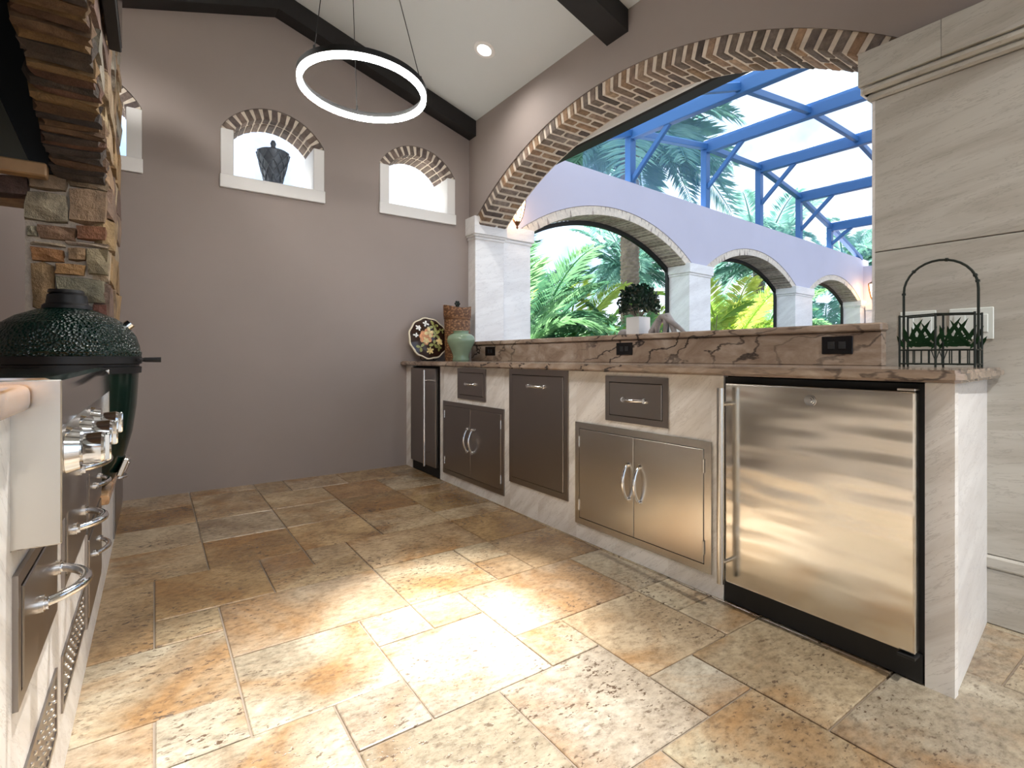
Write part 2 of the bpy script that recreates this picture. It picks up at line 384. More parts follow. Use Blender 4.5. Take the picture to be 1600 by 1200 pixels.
for k, (x0, x1) in enumerate(WIN):
    cx = (x0 + x1) / 2; cz = w_cz
    w = thing('window_%d' % (k + 1), ['small arched window half hidden by the stone pier', 'small arched window holding a dark pineapple vase', 'small arched window nearest the dark corner of the brick arch'][k], None, (0, YB, 0), 0, kind='structure')
    fr = .085
    obj('jamb_stone', box(x0, x0 + fr, -.012, .29, W_S, W_SP - .012, bev=.004), 'white_paint', w)
    obj('jamb_stone', box(x1 - fr, x1, -.012, .29, W_S, W_SP - .012, bev=.004), 'white_paint', w)
    obj('sill', box(x0 - .006, x1 + .006, -.022, .29, 2.222, W_S, bev=.004), 'white_paint', w)
    brick_arch(w, cx, cz, w_R, PI / 2 + w_ang, PI / 2 - w_ang, 13, [(.10, .185)], w_h, .74, [(.17, .13, .11), (.14, .11, .10), (.20, .15, .125)], 'mortar', .012)
    glass = [(x0 + fr, W_S), (x1 - fr, W_S)] + [q for q in arc(cx, cz, w_R + .01, PI / 2 - w_ang * .94, PI / 2 + w_ang * .94, 14)]
    obj('pane', sheet(bmesh.new(), glass, [], .20, .206), 'glass', w)
# left wall
struct('wall_left', box(XL - .2, XL, YF, YB + .3, 0, ceil_z(XL) + .05), 'plaster_taupe', 'taupe plaster wall behind the grill counter')
# right wall with the big arch (local x=-Y, depth=+X)
A_C, A_R, A_H, A_TOP, A_SPR = 2.52, 2.735, .098, 2.755, 2.262
A_Z = A_TOP - A_R
ex = arc(-A_C, A_Z, A_R + A_H - .004, math.asin((A_SPR - A_Z) / (A_R + A_H)), PI - math.asin((A_SPR - A_Z) / (A_R + A_H)), 48)
hole = [(-4.215, 1.07), (-.905, 1.07), (-.905, A_SPR)] + ex + [(-4.215, A_SPR)]
wr = struct('wall_right', sheet(bmesh.new(), [(-YB - .3, 0), (-YF, 0), (-YF, 3.30), (-YB - .3, 3.30)], [hole], 0, .31), 'plaster_taupe', 'taupe wall above the wide brick arch')
wr.location = (XR, 0, 0); wr.rotation_euler = (0, 0, R_RIGHT)
ang = math.asin((A_SPR - A_Z - .03) / (A_R + A_H / 2))
ba = thing('brick_arch', 'wide brick arch over the granite bar ledge', 'arch', (XR - .004, 0, 0), R_RIGHT)
brick_arch(ba, -A_C, A_Z, A_R, PI - ang, ang, 50, [(.205, .115), (.115, .205)], A_H, .66, jit=.3)
# ceiling and beams
bm = bmesh.new()
for xa, xb in ((XL - .2, RIDGE), (RIDGE, XR + .31)):
    za, zb = ceil_z(RIDGE), ceil_z(RIDGE)
    za = ceil_z(RIDGE) - .31 * abs(xa - RIDGE); zb = ceil_z(RIDGE) - .31 * abs(xb - RIDGE)
    vs = [bm.verts.new(q) for q in ((xa, YF, za), (xb, YF, zb), (xb, YB + .3, zb), (xa, YB + .3, za), (xa, YF, za + .12), (xb, YF, zb + .12), (xb, YB + .3, zb + .12), (xa, YB + .3, za + .12))]
    for q in ((0, 1, 2, 3), (7, 6, 5, 4), (0, 4, 5, 1), (1, 5, 6, 2), (2, 6, 7, 3), (3, 7, 4, 0)): bm.faces.new([vs[i] for i in q])
struct('ceiling', bm, 'ceiling_white', 'white pitched ceiling')
def beam(y0, y1, label, drop=.145):
    t = thing('ceiling_beam', label, 'beam', (0, y0, 0), group='dark timber ceiling beams')
    for xa, xb in ((XL, RIDGE), (RIDGE, XR)):
        za = ceil_z(RIDGE) - .31 * abs(xa - RIDGE); zb = ceil_z(RIDGE) - .31 * abs(xb - RIDGE)
        o = obj('rafter', sheet(bmesh.new(), [(xa, za - drop), (xb, zb - drop), (xb, zb + .002), (xa, za + .002)], [], 0, y1 - y0), 'dark_wood', t)
beam(4.20, YB - .002, 'dark timber beam running up along the back gable wall')
beam(2.29, 2.48, 'dark timber beam ending above the crown of the brick arch')
beam(.35, .54, 'dark timber beam nearest the viewer, over the open end')

# stone cladding of the right wall beside the arch (local frame, origin on plane X=2.5)
cl = thing('stone_cladding', 'pale veined stone cladding beside the arch with a moulded band', 'cladding', (XR, 0, 0), R_RIGHT, kind='structure')
def slab(t, name, y0, y1, z0, z1, d=.012, mt='marble_wall', back=0.0, bev=.002):
    return obj(name, box(-y1, -y0, -d, back, z0 + .001, z1 - .001, bev=bev), mt, t)
for (y0, y1) in ((.14, .903), (-.9, .138), (-2.0, -.902), (-3.1, -2.002)):
    slab(cl, 'stone_slab', y0, y1, 1.412, 2.052); slab(cl, 'stone_slab', y0, y1, .25, 1.41); slab(cl, 'base_slab', y0, y1, 0, .2, .016)
slab(cl, 'base_moulding', -3.1, .903, .2, .25, .022, bev=.008)
for (y0, y1) in ((.673, .955), (-.5, .672), (-1.8, -.501), (-3.1, -1.801)): slab(cl, 'frieze_slab', y0, y1, 2.118, 2.262, .045, back=.02)
slab(cl, 'moulding', -3.1, .948, 2.084, 2.118, .040, back=.02, bev=.010); slab(cl, 'moulding', -3.1, .93, 2.052, 2.084, .026, back=.02, bev=.008)
obj('jamb_slab', box(-.915, -.903, -.010, .31, 1.1, 2.06), 'marble_white', cl)
obj('capital_return', box(-.953, -.903, -.03, .34, 2.085, 2.262, bev=.006), 'marble_white', cl)
# left pilaster of the arch
pl = thing('stone_pilaster', 'pale stone pilaster with moulded capital at the far corner of the arch', 'pilaster', (XR, 0, 0), R_RIGHT)
obj('shaft', box(-YB, -4.195, -.012, .315, .93, 2.10, bev=.002), 'marble_white', pl)
obj('capital', box(-YB, -4.150, -.045, .33, 2.135, 2.300, bev=.003), 'marble_white', pl)
obj('moulding', box(-YB, -4.165, -.036, .325, 2.115, 2.137, bev=.007), 'marble_white', pl)
obj('moulding', box(-YB, -4.180, -.024, .32, 2.088, 2.116, bev=.007), 'marble_white', pl)
# screen housing behind the arch crown
sh = thing('screen_housing', 'straight black and white retractable screen housing behind the arch', 'screen housing', (XR + .32, 0, 0), R_RIGHT)
obj('flange', box(-4.1, -.95, -.004, .02, 2.708, 2.85), 'white_paint', sh)
obj('cassette', box(-4.1, -.95, .02, .14, 2.695, 2.84, bev=.01), 'black', sh)

# ================================================================== RIGHT COUNTER
CX = 1.86
openings = [(3.665, 4.19, 0, .892), (2.98, 3.37, .665, .884), (2.755, 3.60, .075, .625), (2.13, 2.69, .182, .893), (1.465, 1.84, .657, .874), (1.25, 2.065, .088, .622), (.545, 1.195, 0, .893)]
ct = thing('stone_counter', 'long cream veined stone counter under the arch', 'counter', (CX, 0, 0), R_RIGHT)
ys = sorted({.476, YB, 2.40, 3.17} | {q for o_ in openings for q in o_[:2]})
for y0, y1 in zip(ys, ys[1:]):
    ym = (y0 + y1) / 2; cuts = [(o_[2], o_[3]) for o_ in openings if o_[0] < ym < o_[1]]; z = 0.0
    for c0, c1 in sorted(cuts) + [(.895, .895)]:
        if c0 - z > .004: obj('facing_slab', box(-y1, -y0, 0, .03, z + .0008, c0 - .0008), 'marble_cream', ct)
        z = max(z, c1)
bm = bmesh.new(); vs = [bm.verts.new(q) for q in ((-.476, .031, 0), (-.476, .0, 0), (-.548, .645, 0), (-.58, .645, 0))] + [bm.verts.new(q) for q in ((-.476, .031, .895), (-.476, .0, .895), (-.548, .645, .895), (-.58, .645, .895))]
vs[0].co = (-.506, .031, 0); vs[4].co = (-.506, .031, .895)
for q in ((0, 1, 2, 3), (4, 5, 6, 7), (0, 1, 5, 4), (1, 2, 6, 5), (2, 3, 7, 6), (3, 0, 4, 7)): bm.faces.new([vs[i] for i in q])
obj('end_slab', bm, 'marble_white', ct)
obj('core', box(-4.32, -1.25, .10, .64, .0, .89), 'black', ct)
# worktop, splash and bar ledge
wt = obj('worktop', sheet(bmesh.new(), [(0, 0), (1, 0), (1, 1)], [], 0, 1), 'granite'); bpy.data.meshes.remove(wt.data)
bm = bmesh.new(); out = [(1.803, YB - .002), (1.803, .46), (1.82, .445), (2.49, .50), (2.49, YB - .002)]
a = [bm.verts.new((x, y, .897)) for x, y in out]; b = [bm.verts.new((x, y, .933)) for x, y in out]
bm.faces.new(a); bm.faces.new(b[::-1])
for i in range(5): bm.faces.new((a[i], a[(i + 1) % 5], b[(i + 1) % 5], b[i]))
bmesh.ops.bevel(bm, geom=[e for e in bm.edges if abs(e.verts[0].co.z - e.verts[1].co.z) < 1e-4], offset=.009, segments=2, affect='EDGES')
wt = tag(obj('worktop', bm, 'granite'), 'polished tan granite worktop with black veins over the long counter', 'worktop')
tag(obj('backsplash', box(2.452, 2.497, .862, 4.19, .934, 1.076, bev=.002), 'granite'), 'veined brown granite backsplash strip below the bar ledge', 'backsplash')
tag(obj('bar_ledge', box(2.435, 2.93, .856, 4.19, 1.078, 1.112, bev=.006), 'granite'), 'raised granite bar ledge spanning the arch opening', 'ledge')
struct('wall_knee', box(2.52, 2.80, .91, 4.19, 0, 1.076), 'plaster_taupe')
for k, (y0, y1, lab) in enumerate(((3.775, 3.935, 'black socket plate on the backsplash right beside the green vase'), (2.20, 2.335, 'black socket plate on the backsplash below the white planter'), (.968, 1.092, 'black socket plate on the backsplash nearest the fridge'))):
    t = thing('outlet', lab, 'outlet', (2.452, 0, 0), R_RIGHT, group='black sockets on the backsplash')
    obj('plate', box(-y1, -y0, -.006, .0, .982, 1.060, bev=.002), 'black_gloss', t)
    for s in (-.022, .022): obj('socket', box(-(y0 + y1) / 2 + s - .014, -(y0 + y1) / 2 + s + .014, -.009, -.005, 1.005, 1.037, bev=.001), 'rubber', t)

# -------- built-in stainless units (local x along wall, y<0 towards the room)
def bow(t, p0, p1, out=.035, r=.0065, name='handle', mt='chrome'):
    bm = bmesh.new(); p0 = Vector(p0); p1 = Vector(p1); n = 14; pts = []
    for i in range(n + 1):
        k = i / n; q = p0.lerp(p1, k); q.y -= out * math.sin(PI * k) ** .75 + .004; pts.append(q)
    rr = [r * (1.0 + .25 * math.sin(PI * i / n)) for i in range(n + 1)]
    tube(bm, pts, rr, 10)
    for q in (p0, p1):
        tube(bm, [q + Vector((0, .0, 0)), q + Vector((0, -.007, 0))], r * 1.9, 12); tube(bm, [q + Vector((0, -.007, 0)), q + Vector((0, -.013, 0))], r * 1.4, 12)
    return obj(name, bm, mt, t, True)
def ring_frame(t, x0, x1, z0, z1, w, d, mt='steel_dark'):
    bm = sheet(bmesh.new(), [(x0, z0), (x1, z0), (x1, z1), (x0, z1)], [[(x0 + w, z0 + w), (x1 - w, z0 + w), (x1 - w, z1 - w), (x0 + w, z1 - w)]], -d, .012)
    return obj('frame', bm, mt, t)
def unit_doors(label, x0, x1, z0, z1, loc, rz, mt, w=.032, group='stainless access doors', hh=.16):
    t = thing('access_doors', label, 'cabinet doors', loc, rz, group)
    ring_frame(t, x0, x1, z0, z1, w, .007, mt); xm = (x0 + x1) / 2
    obj('recess', box(x0 + w, x1 - w, .004, .012, z0 + w, z1 - w), 'black', t)
    for s, a, b in ((-1, x0 + w + .003, xm - .0015), (1, xm + .0015, x1 - w - .003)):
        d = obj('door', box(a, b, -.009, .004, z0 + w + .003, z1 - w - .003, bev=.002), mt, t)
        hx = xm + s * .035; zc = (z0 + z1) / 2 + .02
        bow(d, (hx, -.009, zc - hh / 2), (hx, -.009, zc + hh / 2), .032, .0065)
        xe = a - .002 if s < 0 else b + .002
        for zz in (z0 + w + .07, z1 - w - .07):
            obj('hinge', tube(bmesh.new(), [(xe, -.010, zz - .028), (xe, -.010, zz + .028)], .0045, 8), 'steel', d, True)
    return t
def unit_drawer(label, x0, x1, z0, z1, loc, rz, mt, w=.028, hw=.13, hz=.5, name='drawer_unit', cat='drawer', group=None, out=.03, hr=.0065, off=0.0):
    t = thing(name, label, cat, loc, rz, group)
    ring_frame(t, x0, x1, z0, z1, w, .007, mt)
    obj('recess', box(x0 + w, x1 - w, .004, .012, z0 + w, z1 - w), 'black', t)
    d = obj('drawer_front', box(x0 + w + .003, x1 - w - .003, -.010, .004, z0 + w + .003, z1 - w - .003, bev=.002), mt, t)
    xc = (x0 + x1) / 2 + off; zc = z0 + (z1 - z0) * hz
    bow(d, (xc - hw / 2, -.010, zc), (xc + hw / 2, -.010, zc), out, hr)
    return t
RL = (CX, 0, 0)
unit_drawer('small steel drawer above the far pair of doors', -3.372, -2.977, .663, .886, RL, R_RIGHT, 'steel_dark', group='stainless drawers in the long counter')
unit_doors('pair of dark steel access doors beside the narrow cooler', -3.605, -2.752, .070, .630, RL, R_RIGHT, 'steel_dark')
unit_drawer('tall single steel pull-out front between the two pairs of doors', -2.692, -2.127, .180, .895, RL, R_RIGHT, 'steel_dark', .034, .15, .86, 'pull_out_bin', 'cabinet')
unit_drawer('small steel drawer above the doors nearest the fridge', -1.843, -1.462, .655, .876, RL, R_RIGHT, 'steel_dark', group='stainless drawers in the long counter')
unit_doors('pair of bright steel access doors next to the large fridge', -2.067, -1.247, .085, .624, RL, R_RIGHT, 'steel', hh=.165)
# narrow cooler
t = thing('narrow_cooler', 'narrow undercounter cooler with long bar handle at the far counter end', 'cooler', RL, R_RIGHT)
obj('cabinet', box(-4.185, -3.668, .01, .55, .005, .885), 'black', t)
d = obj('door', box(-4.18, -3.70, -.025, .008, .082, .878, bev=.004), 'steel_dark', t)
bm = tube(bmesh.new(), [(-3.80, -.075, .09), (-3.80, -.075, .865)], .0095, 12)
for z in (.20, .78): tube(bm, [(-3.80, -.025, z), (-3.80, -.075, z)], .006, 8)
obj('handle', bm, 'chrome', d, True)
obj('toe_kick', box(-4.18, -3.675, -.002, .01, .005, .078), 'black', t)
# large fridge
t = thing('undercounter_fridge', 'large stainless undercounter fridge with tubular handle at the near counter end', 'fridge', RL, R_RIGHT)
obj('cabinet', box(-1.192, -.547, .006, .60, .004, .890), 'black', t)
d = obj('door', box(-1.165, -.556, -.040, .004, .098, .868, bev=.006, seg=2), 'steel_door', t)
bm = tube(bmesh.new(), [(-1.150, -.092, .108), (-1.150, -.092, .852)], .0135, 16)
for z in (.185, .79): tube(bm, [(-1.150, -.04, z), (-1.150, -.092, z)], .0075, 10)
obj('handle', bm, 'steel', d, True)
bm = bmesh.new()
for r0, y in ((.019, -.043), (.014, -.046), (.008, -.049)): tube(bm, [(-.848, -.038, .823), (-.848, y, .823)], r0, 20)
obj('lock', bm, 'chrome', d, True)
obj('hinge', box(-.60, -.555, -.045, -.004, .870, .877, bev=.001), 'steel', t)
obj('hinge', box(-.60, -.555, -.045, -.004, .083, .092, bev=.001), 'black', t)
obj('toe_kick', box(-1.19, -.55, -.002, .01, .006, .090), 'black', t)

# switch plates on the cladding
for y0, y1, lab, n in ((.695, .812, 'pale two-gang switch plate behind the left half of the wire basket', 2), (.528, .655, 'pale switch plate behind the right half of the wire basket', 2)):
    t = thing('switch_plate', lab, 'switch', (XR - .012, 0, 0), R_RIGHT, group='switch plates on the cladding')
    obj('plate', box(-y1, -y0, -.006, 0, 1.035, 1.152, bev=.002), 'switch_white', t)
    for i in range(n):
        xc = -y1 + (y1 - y0) * (i + .5) / n
        obj('rocker', box(xc - .017, xc + .017, -.010, -.005, 1.060, 1.127, bev=.002), 'switch_white', t)

# ================================================================== LEFT COUNTER
LX = -.175
lc = thing('grill_counter', 'cream stone counter holding the grill and the green kamado', 'counter', (LX, 0, 0), R_LEFT)
lop = [(1.06, 1.44, .435, .64), (1.55, 2.0, .44, .64), (2.035, 2.54, .44, .64), (2.035, 2.54, .135, .425), (1.55, 2.0, .155, .285), (1.10, 1.47, .155, .30), (1.05, 2.07, .68, .895), (2.56, 3.15, .40, .895), (3.35, 4.15, .03, .385)]
ys = sorted({-1.6, -.4, YB - .002} | {q for o_ in lop for q in o_[:2]})
for y0, y1 in zip(ys, ys[1:]):
    ym = (y0 + y1) / 2; cuts = [(o_[2], o_[3]) for o_ in lop if o_[0] < ym < o_[1]]; z = 0.0
    for c0, c1 in sorted(cuts) + [(.888, .888)]:
        if c0 - z > .004: obj('facing_slab', box(y0, y1, 0, .03, z + .0006, c0 - .0006), 'marble_cream', lc)
        z = max(z, c1)
obj('core', box(-1.58, 1.04, .032, .76, 0, .885), 'mortar', lc); obj('core', box(1.04, 2.555, .06, .76, 0, .66), 'black', lc)
obj('core', box(2.075, 2.555, .032, .76, .66, .885), 'mortar', lc); obj('core', box(3.155, 4.32, .06, .76, 0, .885), 'mortar', lc); obj('core', box(2.555, 3.155, .032, .76, 0, .385), 'mortar', lc)
for y0, y1, lab in ((-1.6, 1.045, 'orange granite worktop piece with rounded edge before the grill'), (2.075, 2.56, 'orange granite worktop strip between grill and kamado'), (3.15, YB - .003, 'orange granite worktop piece under the stone pier')):
    tag(obj('worktop_piece', box(XL + .002, LX + .024 if y0 < 3 else LX + .005, y0, y1, .889, .929, bev=.012, seg=3), 'granite_orange', None, True), lab, 'worktop', 'orange granite worktops')
tag(obj('kamado_shelf', box(XL + .002, LX + .03, 2.562, 3.148, .388, .425, bev=.008, seg=2), 'granite_orange'), 'low orange granite shelf under the green kamado', 'shelf')
LLc = (LX, 0, 0)
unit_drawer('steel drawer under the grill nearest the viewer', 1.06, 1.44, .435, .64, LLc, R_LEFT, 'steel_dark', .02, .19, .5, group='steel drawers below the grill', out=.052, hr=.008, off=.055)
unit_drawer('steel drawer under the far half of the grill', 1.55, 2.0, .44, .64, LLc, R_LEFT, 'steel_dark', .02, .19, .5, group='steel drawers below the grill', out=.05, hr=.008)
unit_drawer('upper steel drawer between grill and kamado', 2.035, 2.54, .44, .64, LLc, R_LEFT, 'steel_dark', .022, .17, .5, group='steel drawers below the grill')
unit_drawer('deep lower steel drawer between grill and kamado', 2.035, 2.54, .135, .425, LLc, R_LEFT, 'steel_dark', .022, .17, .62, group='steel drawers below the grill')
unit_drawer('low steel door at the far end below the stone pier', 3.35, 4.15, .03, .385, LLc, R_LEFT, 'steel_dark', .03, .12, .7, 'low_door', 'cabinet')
for y0, y1, z0, z1, lab in ((1.10, 1.47, .155, .30, 'perforated steel vent panel at the counter base nearest the viewer'), (1.55, 2.0, .155, .285, 'perforated steel vent panel at the counter base, farther one')):
    t = thing('vent_panel', lab, 'vent', LLc, R_LEFT, group='vent panels')
    ring_frame(t, y0, y1, z0, z1, .012, .004, 'steel_dark'); obj('plate', box(y0 + .01, y1 - .01, -.001, .01, z0 + .01, z1 - .01), 'steel_dark', t)
    bm = bmesh.new()
    for i in range(11):
        for j in range(4):
            r = bmesh.ops.create_icosphere(bm, subdivisions=1, radius=.0045)
            for v in r['verts']: v.co += Vector((y0 + .03 + (y1 - y0 - .06) * i / 10, -.002, z0 + .028 + (z1 - z0 - .056) * j / 3))
    tag(obj('dimples', bm, 'steel', t, True), kind='stuff')

# grill (burner) : origin on X=-.117
GXF = -.117
g = thing('built_in_grill', 'stainless built-in gas grill with three large chrome knobs', 'grill', (GXF, 0, 0), R_LEFT)
obj('body', box(1.052, 2.068, .03, .70, .684, .915), 'steel', g)
obj('side_panel', box(1.048, 1.054, .0, .10, .681, .935, bev=.002), 'steel', g)
obj('side_panel', box(2.064, 2.070, .0, .10, .681, .93, bev=.002), 'steel', g)
obj('front_panel', box(1.054, 2.064, .014, .03, .684, .885), 'steel_dark', g)
bm = bmesh.new(); prof = [(.03, .862), (0, .862), (0, .915), (.006, .932), (.02, .938), (.14, .940), (.14, .93), (.03, .925)]
va = [bm.verts.new((1.05, y, z)) for y, z in prof]; vb = [bm.verts.new((2.068, y, z)) for y, z in prof]
bm.faces.new(va); bm.faces.new(vb[::-1])
for i in range(len(prof)): bm.faces.new((va[i], va[(i + 1) % len(prof)], vb[(i + 1) % len(prof)], vb[i]))
obj('top_lip', bm, 'steel_polish', g)
obj('cooktop', box(1.06, 2.06, .14, .70, .915, .936, bev=.004), 'black_gloss', g)
for i, yk in enumerate((1.24, 1.46, 1.68)):
    bm = tube(bmesh.new(), [(yk, .014, .80), (yk, -.006, .80)], [.044, .038], 28)
    k = obj('bezel', bm, 'chrome', g, True)
    bm = bmesh.new(); tube(bm, [(yk, -.004, .80), (yk, -.010, .80), (yk, -.036, .80), (yk, -.040, .80)], [.022, .028, .029, .026], 24); bx(bm, yk - .006, yk + .006, -.050, -.038, .774, .826, bev=.003)
    obj('knob', bm, 'chrome', k, True)
bow(g, (1.40, .014, .735), (1.62, .014, .735), .04, .007, 'tray_handle')
bm = bmesh.new()
for i in range(7): tube(bm, [(1.066, .014, .70 + .025 * i), (1.066, .011, .70 + .025 * i)], .003, 8)
obj('rivets', bm, 'steel', g)

# kamado : axis at (-.285, 2.72)
e = thing('kamado_grill', 'dark green dimpled ceramic kamado grill with black chimney cap', 'grill', (-.288, 2.73, .425))
obj('base_shell', lathe(bmesh.new(), [(.0, .0), (.115, .0), (.15, .035), (.185, .12), (.212, .23), (.226, .34), (.232, .44), (.234, .488), (.18, .488), (.0, .40)], 48), 'egg_green_smooth', e, True)
obj('band', lathe(bmesh.new(), [(.230, .478), (.243, .478), (.244, .503), (.236, .507), (.236, .514), (.245, .518), (.245, .547), (.230, .550)], 48), 'egg_black', e, True)
obj('dome_lid', lathe(bmesh.new(), [(.232, .545), (.243, .548), (.245, .566), (.239, .574), (.237, .592), (.225, .633), (.198, .674), (.155, .706), (.10, .730), (.07, .740), (.0, .746)], 56), 'egg_green', e, True)
cp = obj('chimney_cap', lathe(bmesh.new(), [(.066, .732), (.080, .738), (.078, .75), (.067, .76), (.063, .792), (.050, .803), (.0, .807)], 28), 'egg_black', e, True)
obj('vent_disc', lathe(bmesh.new(), [(.0, .0), (.058, .0), (.056, .012), (.0, .016)], 24, (-.004, .004, .802)), 'egg_black', cp, True)
bm = tube(bmesh.new(), [(.243, -.03, .533), (.255, -.03, .533), (.312, -.03, .533)], [.007, .010, .011], 12)
for s in (.22,): tube(bm, [(.235, -.10, .533), (.245, -.03, .533), (.235, .10, .533)], .006, 8)
obj('lid_handle', bm, 'rubber', e, True)
bm = tube(bmesh.new(), [(.190, -.02, .670), (.207, -.02, .687)], .020, 20); obj('thermometer', bm, 'chrome', e, True)
bm = box(-.012, .008, -.055, .055, -.038, .038, bev=.004); dv = obj('draft_door', bm, 'steel', e); dv.location = (.183, -.02, .088); dv.rotation_euler = (0, math.radians(20), 0)
obj('door_slide', box(.006, .016, -.03, .045, -.022, .022, bev=.003), 'steel_dark', dv)

# ================================================================== STONE HOOD
FXF = -.19
ho = thing('stone_hood', 'rough fieldstone hood surround with thin-brick arch over the grill', 'hood', (FXF, 0, 0), R_LEFT)
H_C, H_R, H_SP, H_TOP = 1.30, 4.03, 1.78, 2.23
H_Z = H_TOP - H_R; hh = .085
a_s = math.asin((H_SP - H_Z) / H_R)
ex2 = arc(H_C, H_Z, H_R + .02, a_s - .004, PI - a_s + .004, 40)
outl = [(3.17, .93), (3.84, .93), (3.84, 3.08), (-1.3, 3.08), (-1.3, .93), (-.57, .93), (-.57, H_SP)] + ex2[::-1] + [(3.17, H_SP)]
obj('core', sheet(bmesh.new(), outl, [], .03, .185), 'mortar_dark', ho)
obj('pier_core', box(3.138, 3.84, .012, .285, .93, 1.83), 'mortar', ho)
HP = [(.13, .075, .045), (.17, .10, .055), (.085, .065, .052), (.22, .135, .06), (.065, .052, .046), (.16, .085, .055)]
n = 88; da = (PI - 2 * a_s) / n
a = a_s; i = 0
while a < PI - a_s:
    w = random.uniform(.030, .056) / H_R
    am = a + w / 2
    piece('thin_brick', random.choice(STONES), ho, (H_C + (H_R + .035) * math.cos(am), .095 + random.uniform(-.006, .006), H_Z + (H_R + .035 + random.uniform(-.007, .007)) * math.sin(am)), (.10, .215 + random.uniform(-.015, .012), w * H_R * 1.08), (random.uniform(-.03, .03), -am + random.uniform(-.05, .05), 0), jcol(random.choice(HP), .3))
    a += w
FP = [(.38, .28, .17), (.30, .20, .12), (.42, .33, .22), (.25, .17, .12), (.36, .24, .12), (.30, .27, .22), (.20, .13, .10)]
rs = random.Random(11)
def stone(x0, x1, y0, y1, z0, z1, colr, par=ho, tw=.03):
    piece('stone', rs.choice(STONES), par, ((x0 + x1) / 2, (y0 + y1) / 2, (z0 + z1) / 2), ((x1 - x0) * 1.09, (y1 - y0) * 1.06, (z1 - z0) * 1.10), (rs.uniform(-tw, tw), rs.uniform(-tw, tw), rs.uniform(-tw, tw)), colr)
# front face (local y=0 plane): ragged courses, leaving the opening free
def soffit(x):
    dx = x - H_C
    return H_Z + math.sqrt(max(0, (H_R + .075) ** 2 - dx * dx)) if -.57 < x < 3.13 else .93
z = .93
while z < 3.06:
    hgt = rs.uniform(.07, .17); x = 1.2 + rs.uniform(0, .2)
    while x < 3.84:
        w = rs.uniform(.10, .30); x1 = min(x + w, 3.85)
        if x1 > 3.70: x1 = 3.85
        lo = max(soffit(x + .01), soffit(x1 - .01)) if x < 3.13 else .93
        if x < 3.13 < x1 and z < 1.80: x = 3.13; continue
        z0, z1 = max(z, lo), min(z + hgt, 3.08)
        if z1 - z0 > .035: stone(x, x1, -.012 - rs.uniform(0, .022), .05, z0, z1, jcol(rs.choice(FP), .2))
        x = x1
    z += hgt
# pier face towards the viewer, stone by stone (X range, z range)
def on_y(u, v, y):
    aa = (u - 800) / F_PX; dx, dy = math.sin(YAW) + aa * math.cos(YAW), math.cos(YAW) - aa * math.sin(YAW); tt = y / dy
    return dx * tt, EYE + (HORIZON - v) / F_PX * tt
JST = [((46, 276, 106, 300), (.24, .17, .11)), ((106, 280, 168, 298), (.20, .14, .09)), ((39, 302, 108, 350), (.30, .25, .17)), ((108, 299, 168, 352), (.27, .18, .11)), ((60, 354, 120, 378), (.24, .14, .08)), ((120, 355, 168, 378), (.20, .085, .04)), ((44, 353, 60, 372), (.38, .34, .24)), ((48, 379, 104, 387), (.38, .30, .21)), ((104, 379, 170, 388), (.42, .34, .26)),
       ((49, 388, 104, 411), (.34, .16, .06)), ((108, 389, 136, 410), (.33, .21, .11)), ((137, 389, 170, 432), (.28, .23, .14)), ((88, 413, 135, 432), (.42, .24, .10)), ((50, 412, 87, 487), (.33, .21, .10)), ((88, 434, 168, 474), (.24, .22, .15)), ((86, 476, 146, 520), (.30, .24, .15)), ((146, 475, 168, 500), (.16, .06, .04)), ((50, 488, 85, 540), (.30, .2, .12)), ((86, 521, 168, 552), (.28, .22, .14))]
for (u0, v0, u1, v1), colr in JST:
    xa, za = on_y(u0, v0, 3.15); xb, zb = on_y(u1, v1, 3.15); zc = (za + zb) / 2
    d0, d1 = FXF - xb, FXF - xa
    stone(3.115 - rs.uniform(0, .012), 3.20, max(-.015, d0), d1, on_y((u0 + u1) / 2, v1, 3.15)[1] + .004, on_y((u0 + u1) / 2, v0, 3.15)[1] - .004, jcol(colr, .08), tw=.02)
# lintel running back to the wall
obj('lintel_core', box(3.16, 3.40, .28, .755, 1.69, 1.765), 'mortar_dark', ho)
x = .27
for w, colr in ((.12, (.085, .05, .04)), (.11, (.15, .09, .06)), (.11, (.17, .10, .06)), (.14, (.20, .13, .08))):
    stone(3.11, 3.20, x, x + w, 1.685, 1.765, colr); x += w
# hood liner inside the alcove
hl = thing('hood_liner', 'dark olive metal hood liner with a pale wooden trim inside the stone arch', 'hood liner', (FXF, 0, 0), R_LEFT)
obj('trim', box(3.03, 3.10, .20, .755, 1.765, 1.825, bev=.006), 'trim_wood', hl)
bm = bmesh.new()
prof = [(.26, 1.827), (.755, 1.827), (.755, 2.26), (.52, 2.24), (.42, 2.19), (.36, 2.10)]
va = [bm.verts.new((3.05, y, z)) for y, z in prof]; vb = [bm.verts.new((3.09, y, z)) for y, z in prof]
bm.faces.new(va); bm.faces.new(vb[::-1])
for i in range(len(prof)): bm.faces.new((va[i], va[(i + 1) % len(prof)], vb[(i + 1) % len(prof)], vb[i]))
obj('side_panel', bm, 'olive_metal', hl)
bm = box(3.10, 3.13, .19, .757, 1.80, 3.05); bx(bm, -.6, 3.10, .735, .757, 1.95, 3.05); bx(bm, -.6, 3.10, .19, .757, 2.9, 3.05)
obj('alcove_shade', bm, 'black', hl)  # black sheets stand in for the deep shade inside the alcove
# flat screen on the stone above the arch
tv = thing('wall_screen', 'black flat screen hung on the stone hood, seen edge on', 'screen', (FXF + .03, 0, 0), R_LEFT)
obj('casing', box(1.85, 2.78, -.045, .0, 2.28, 2.82, bev=.004), 'black', tv); obj('display', box(1.865, 2.765, -.047, -.044, 2.295, 2.805), 'black_gloss', tv)

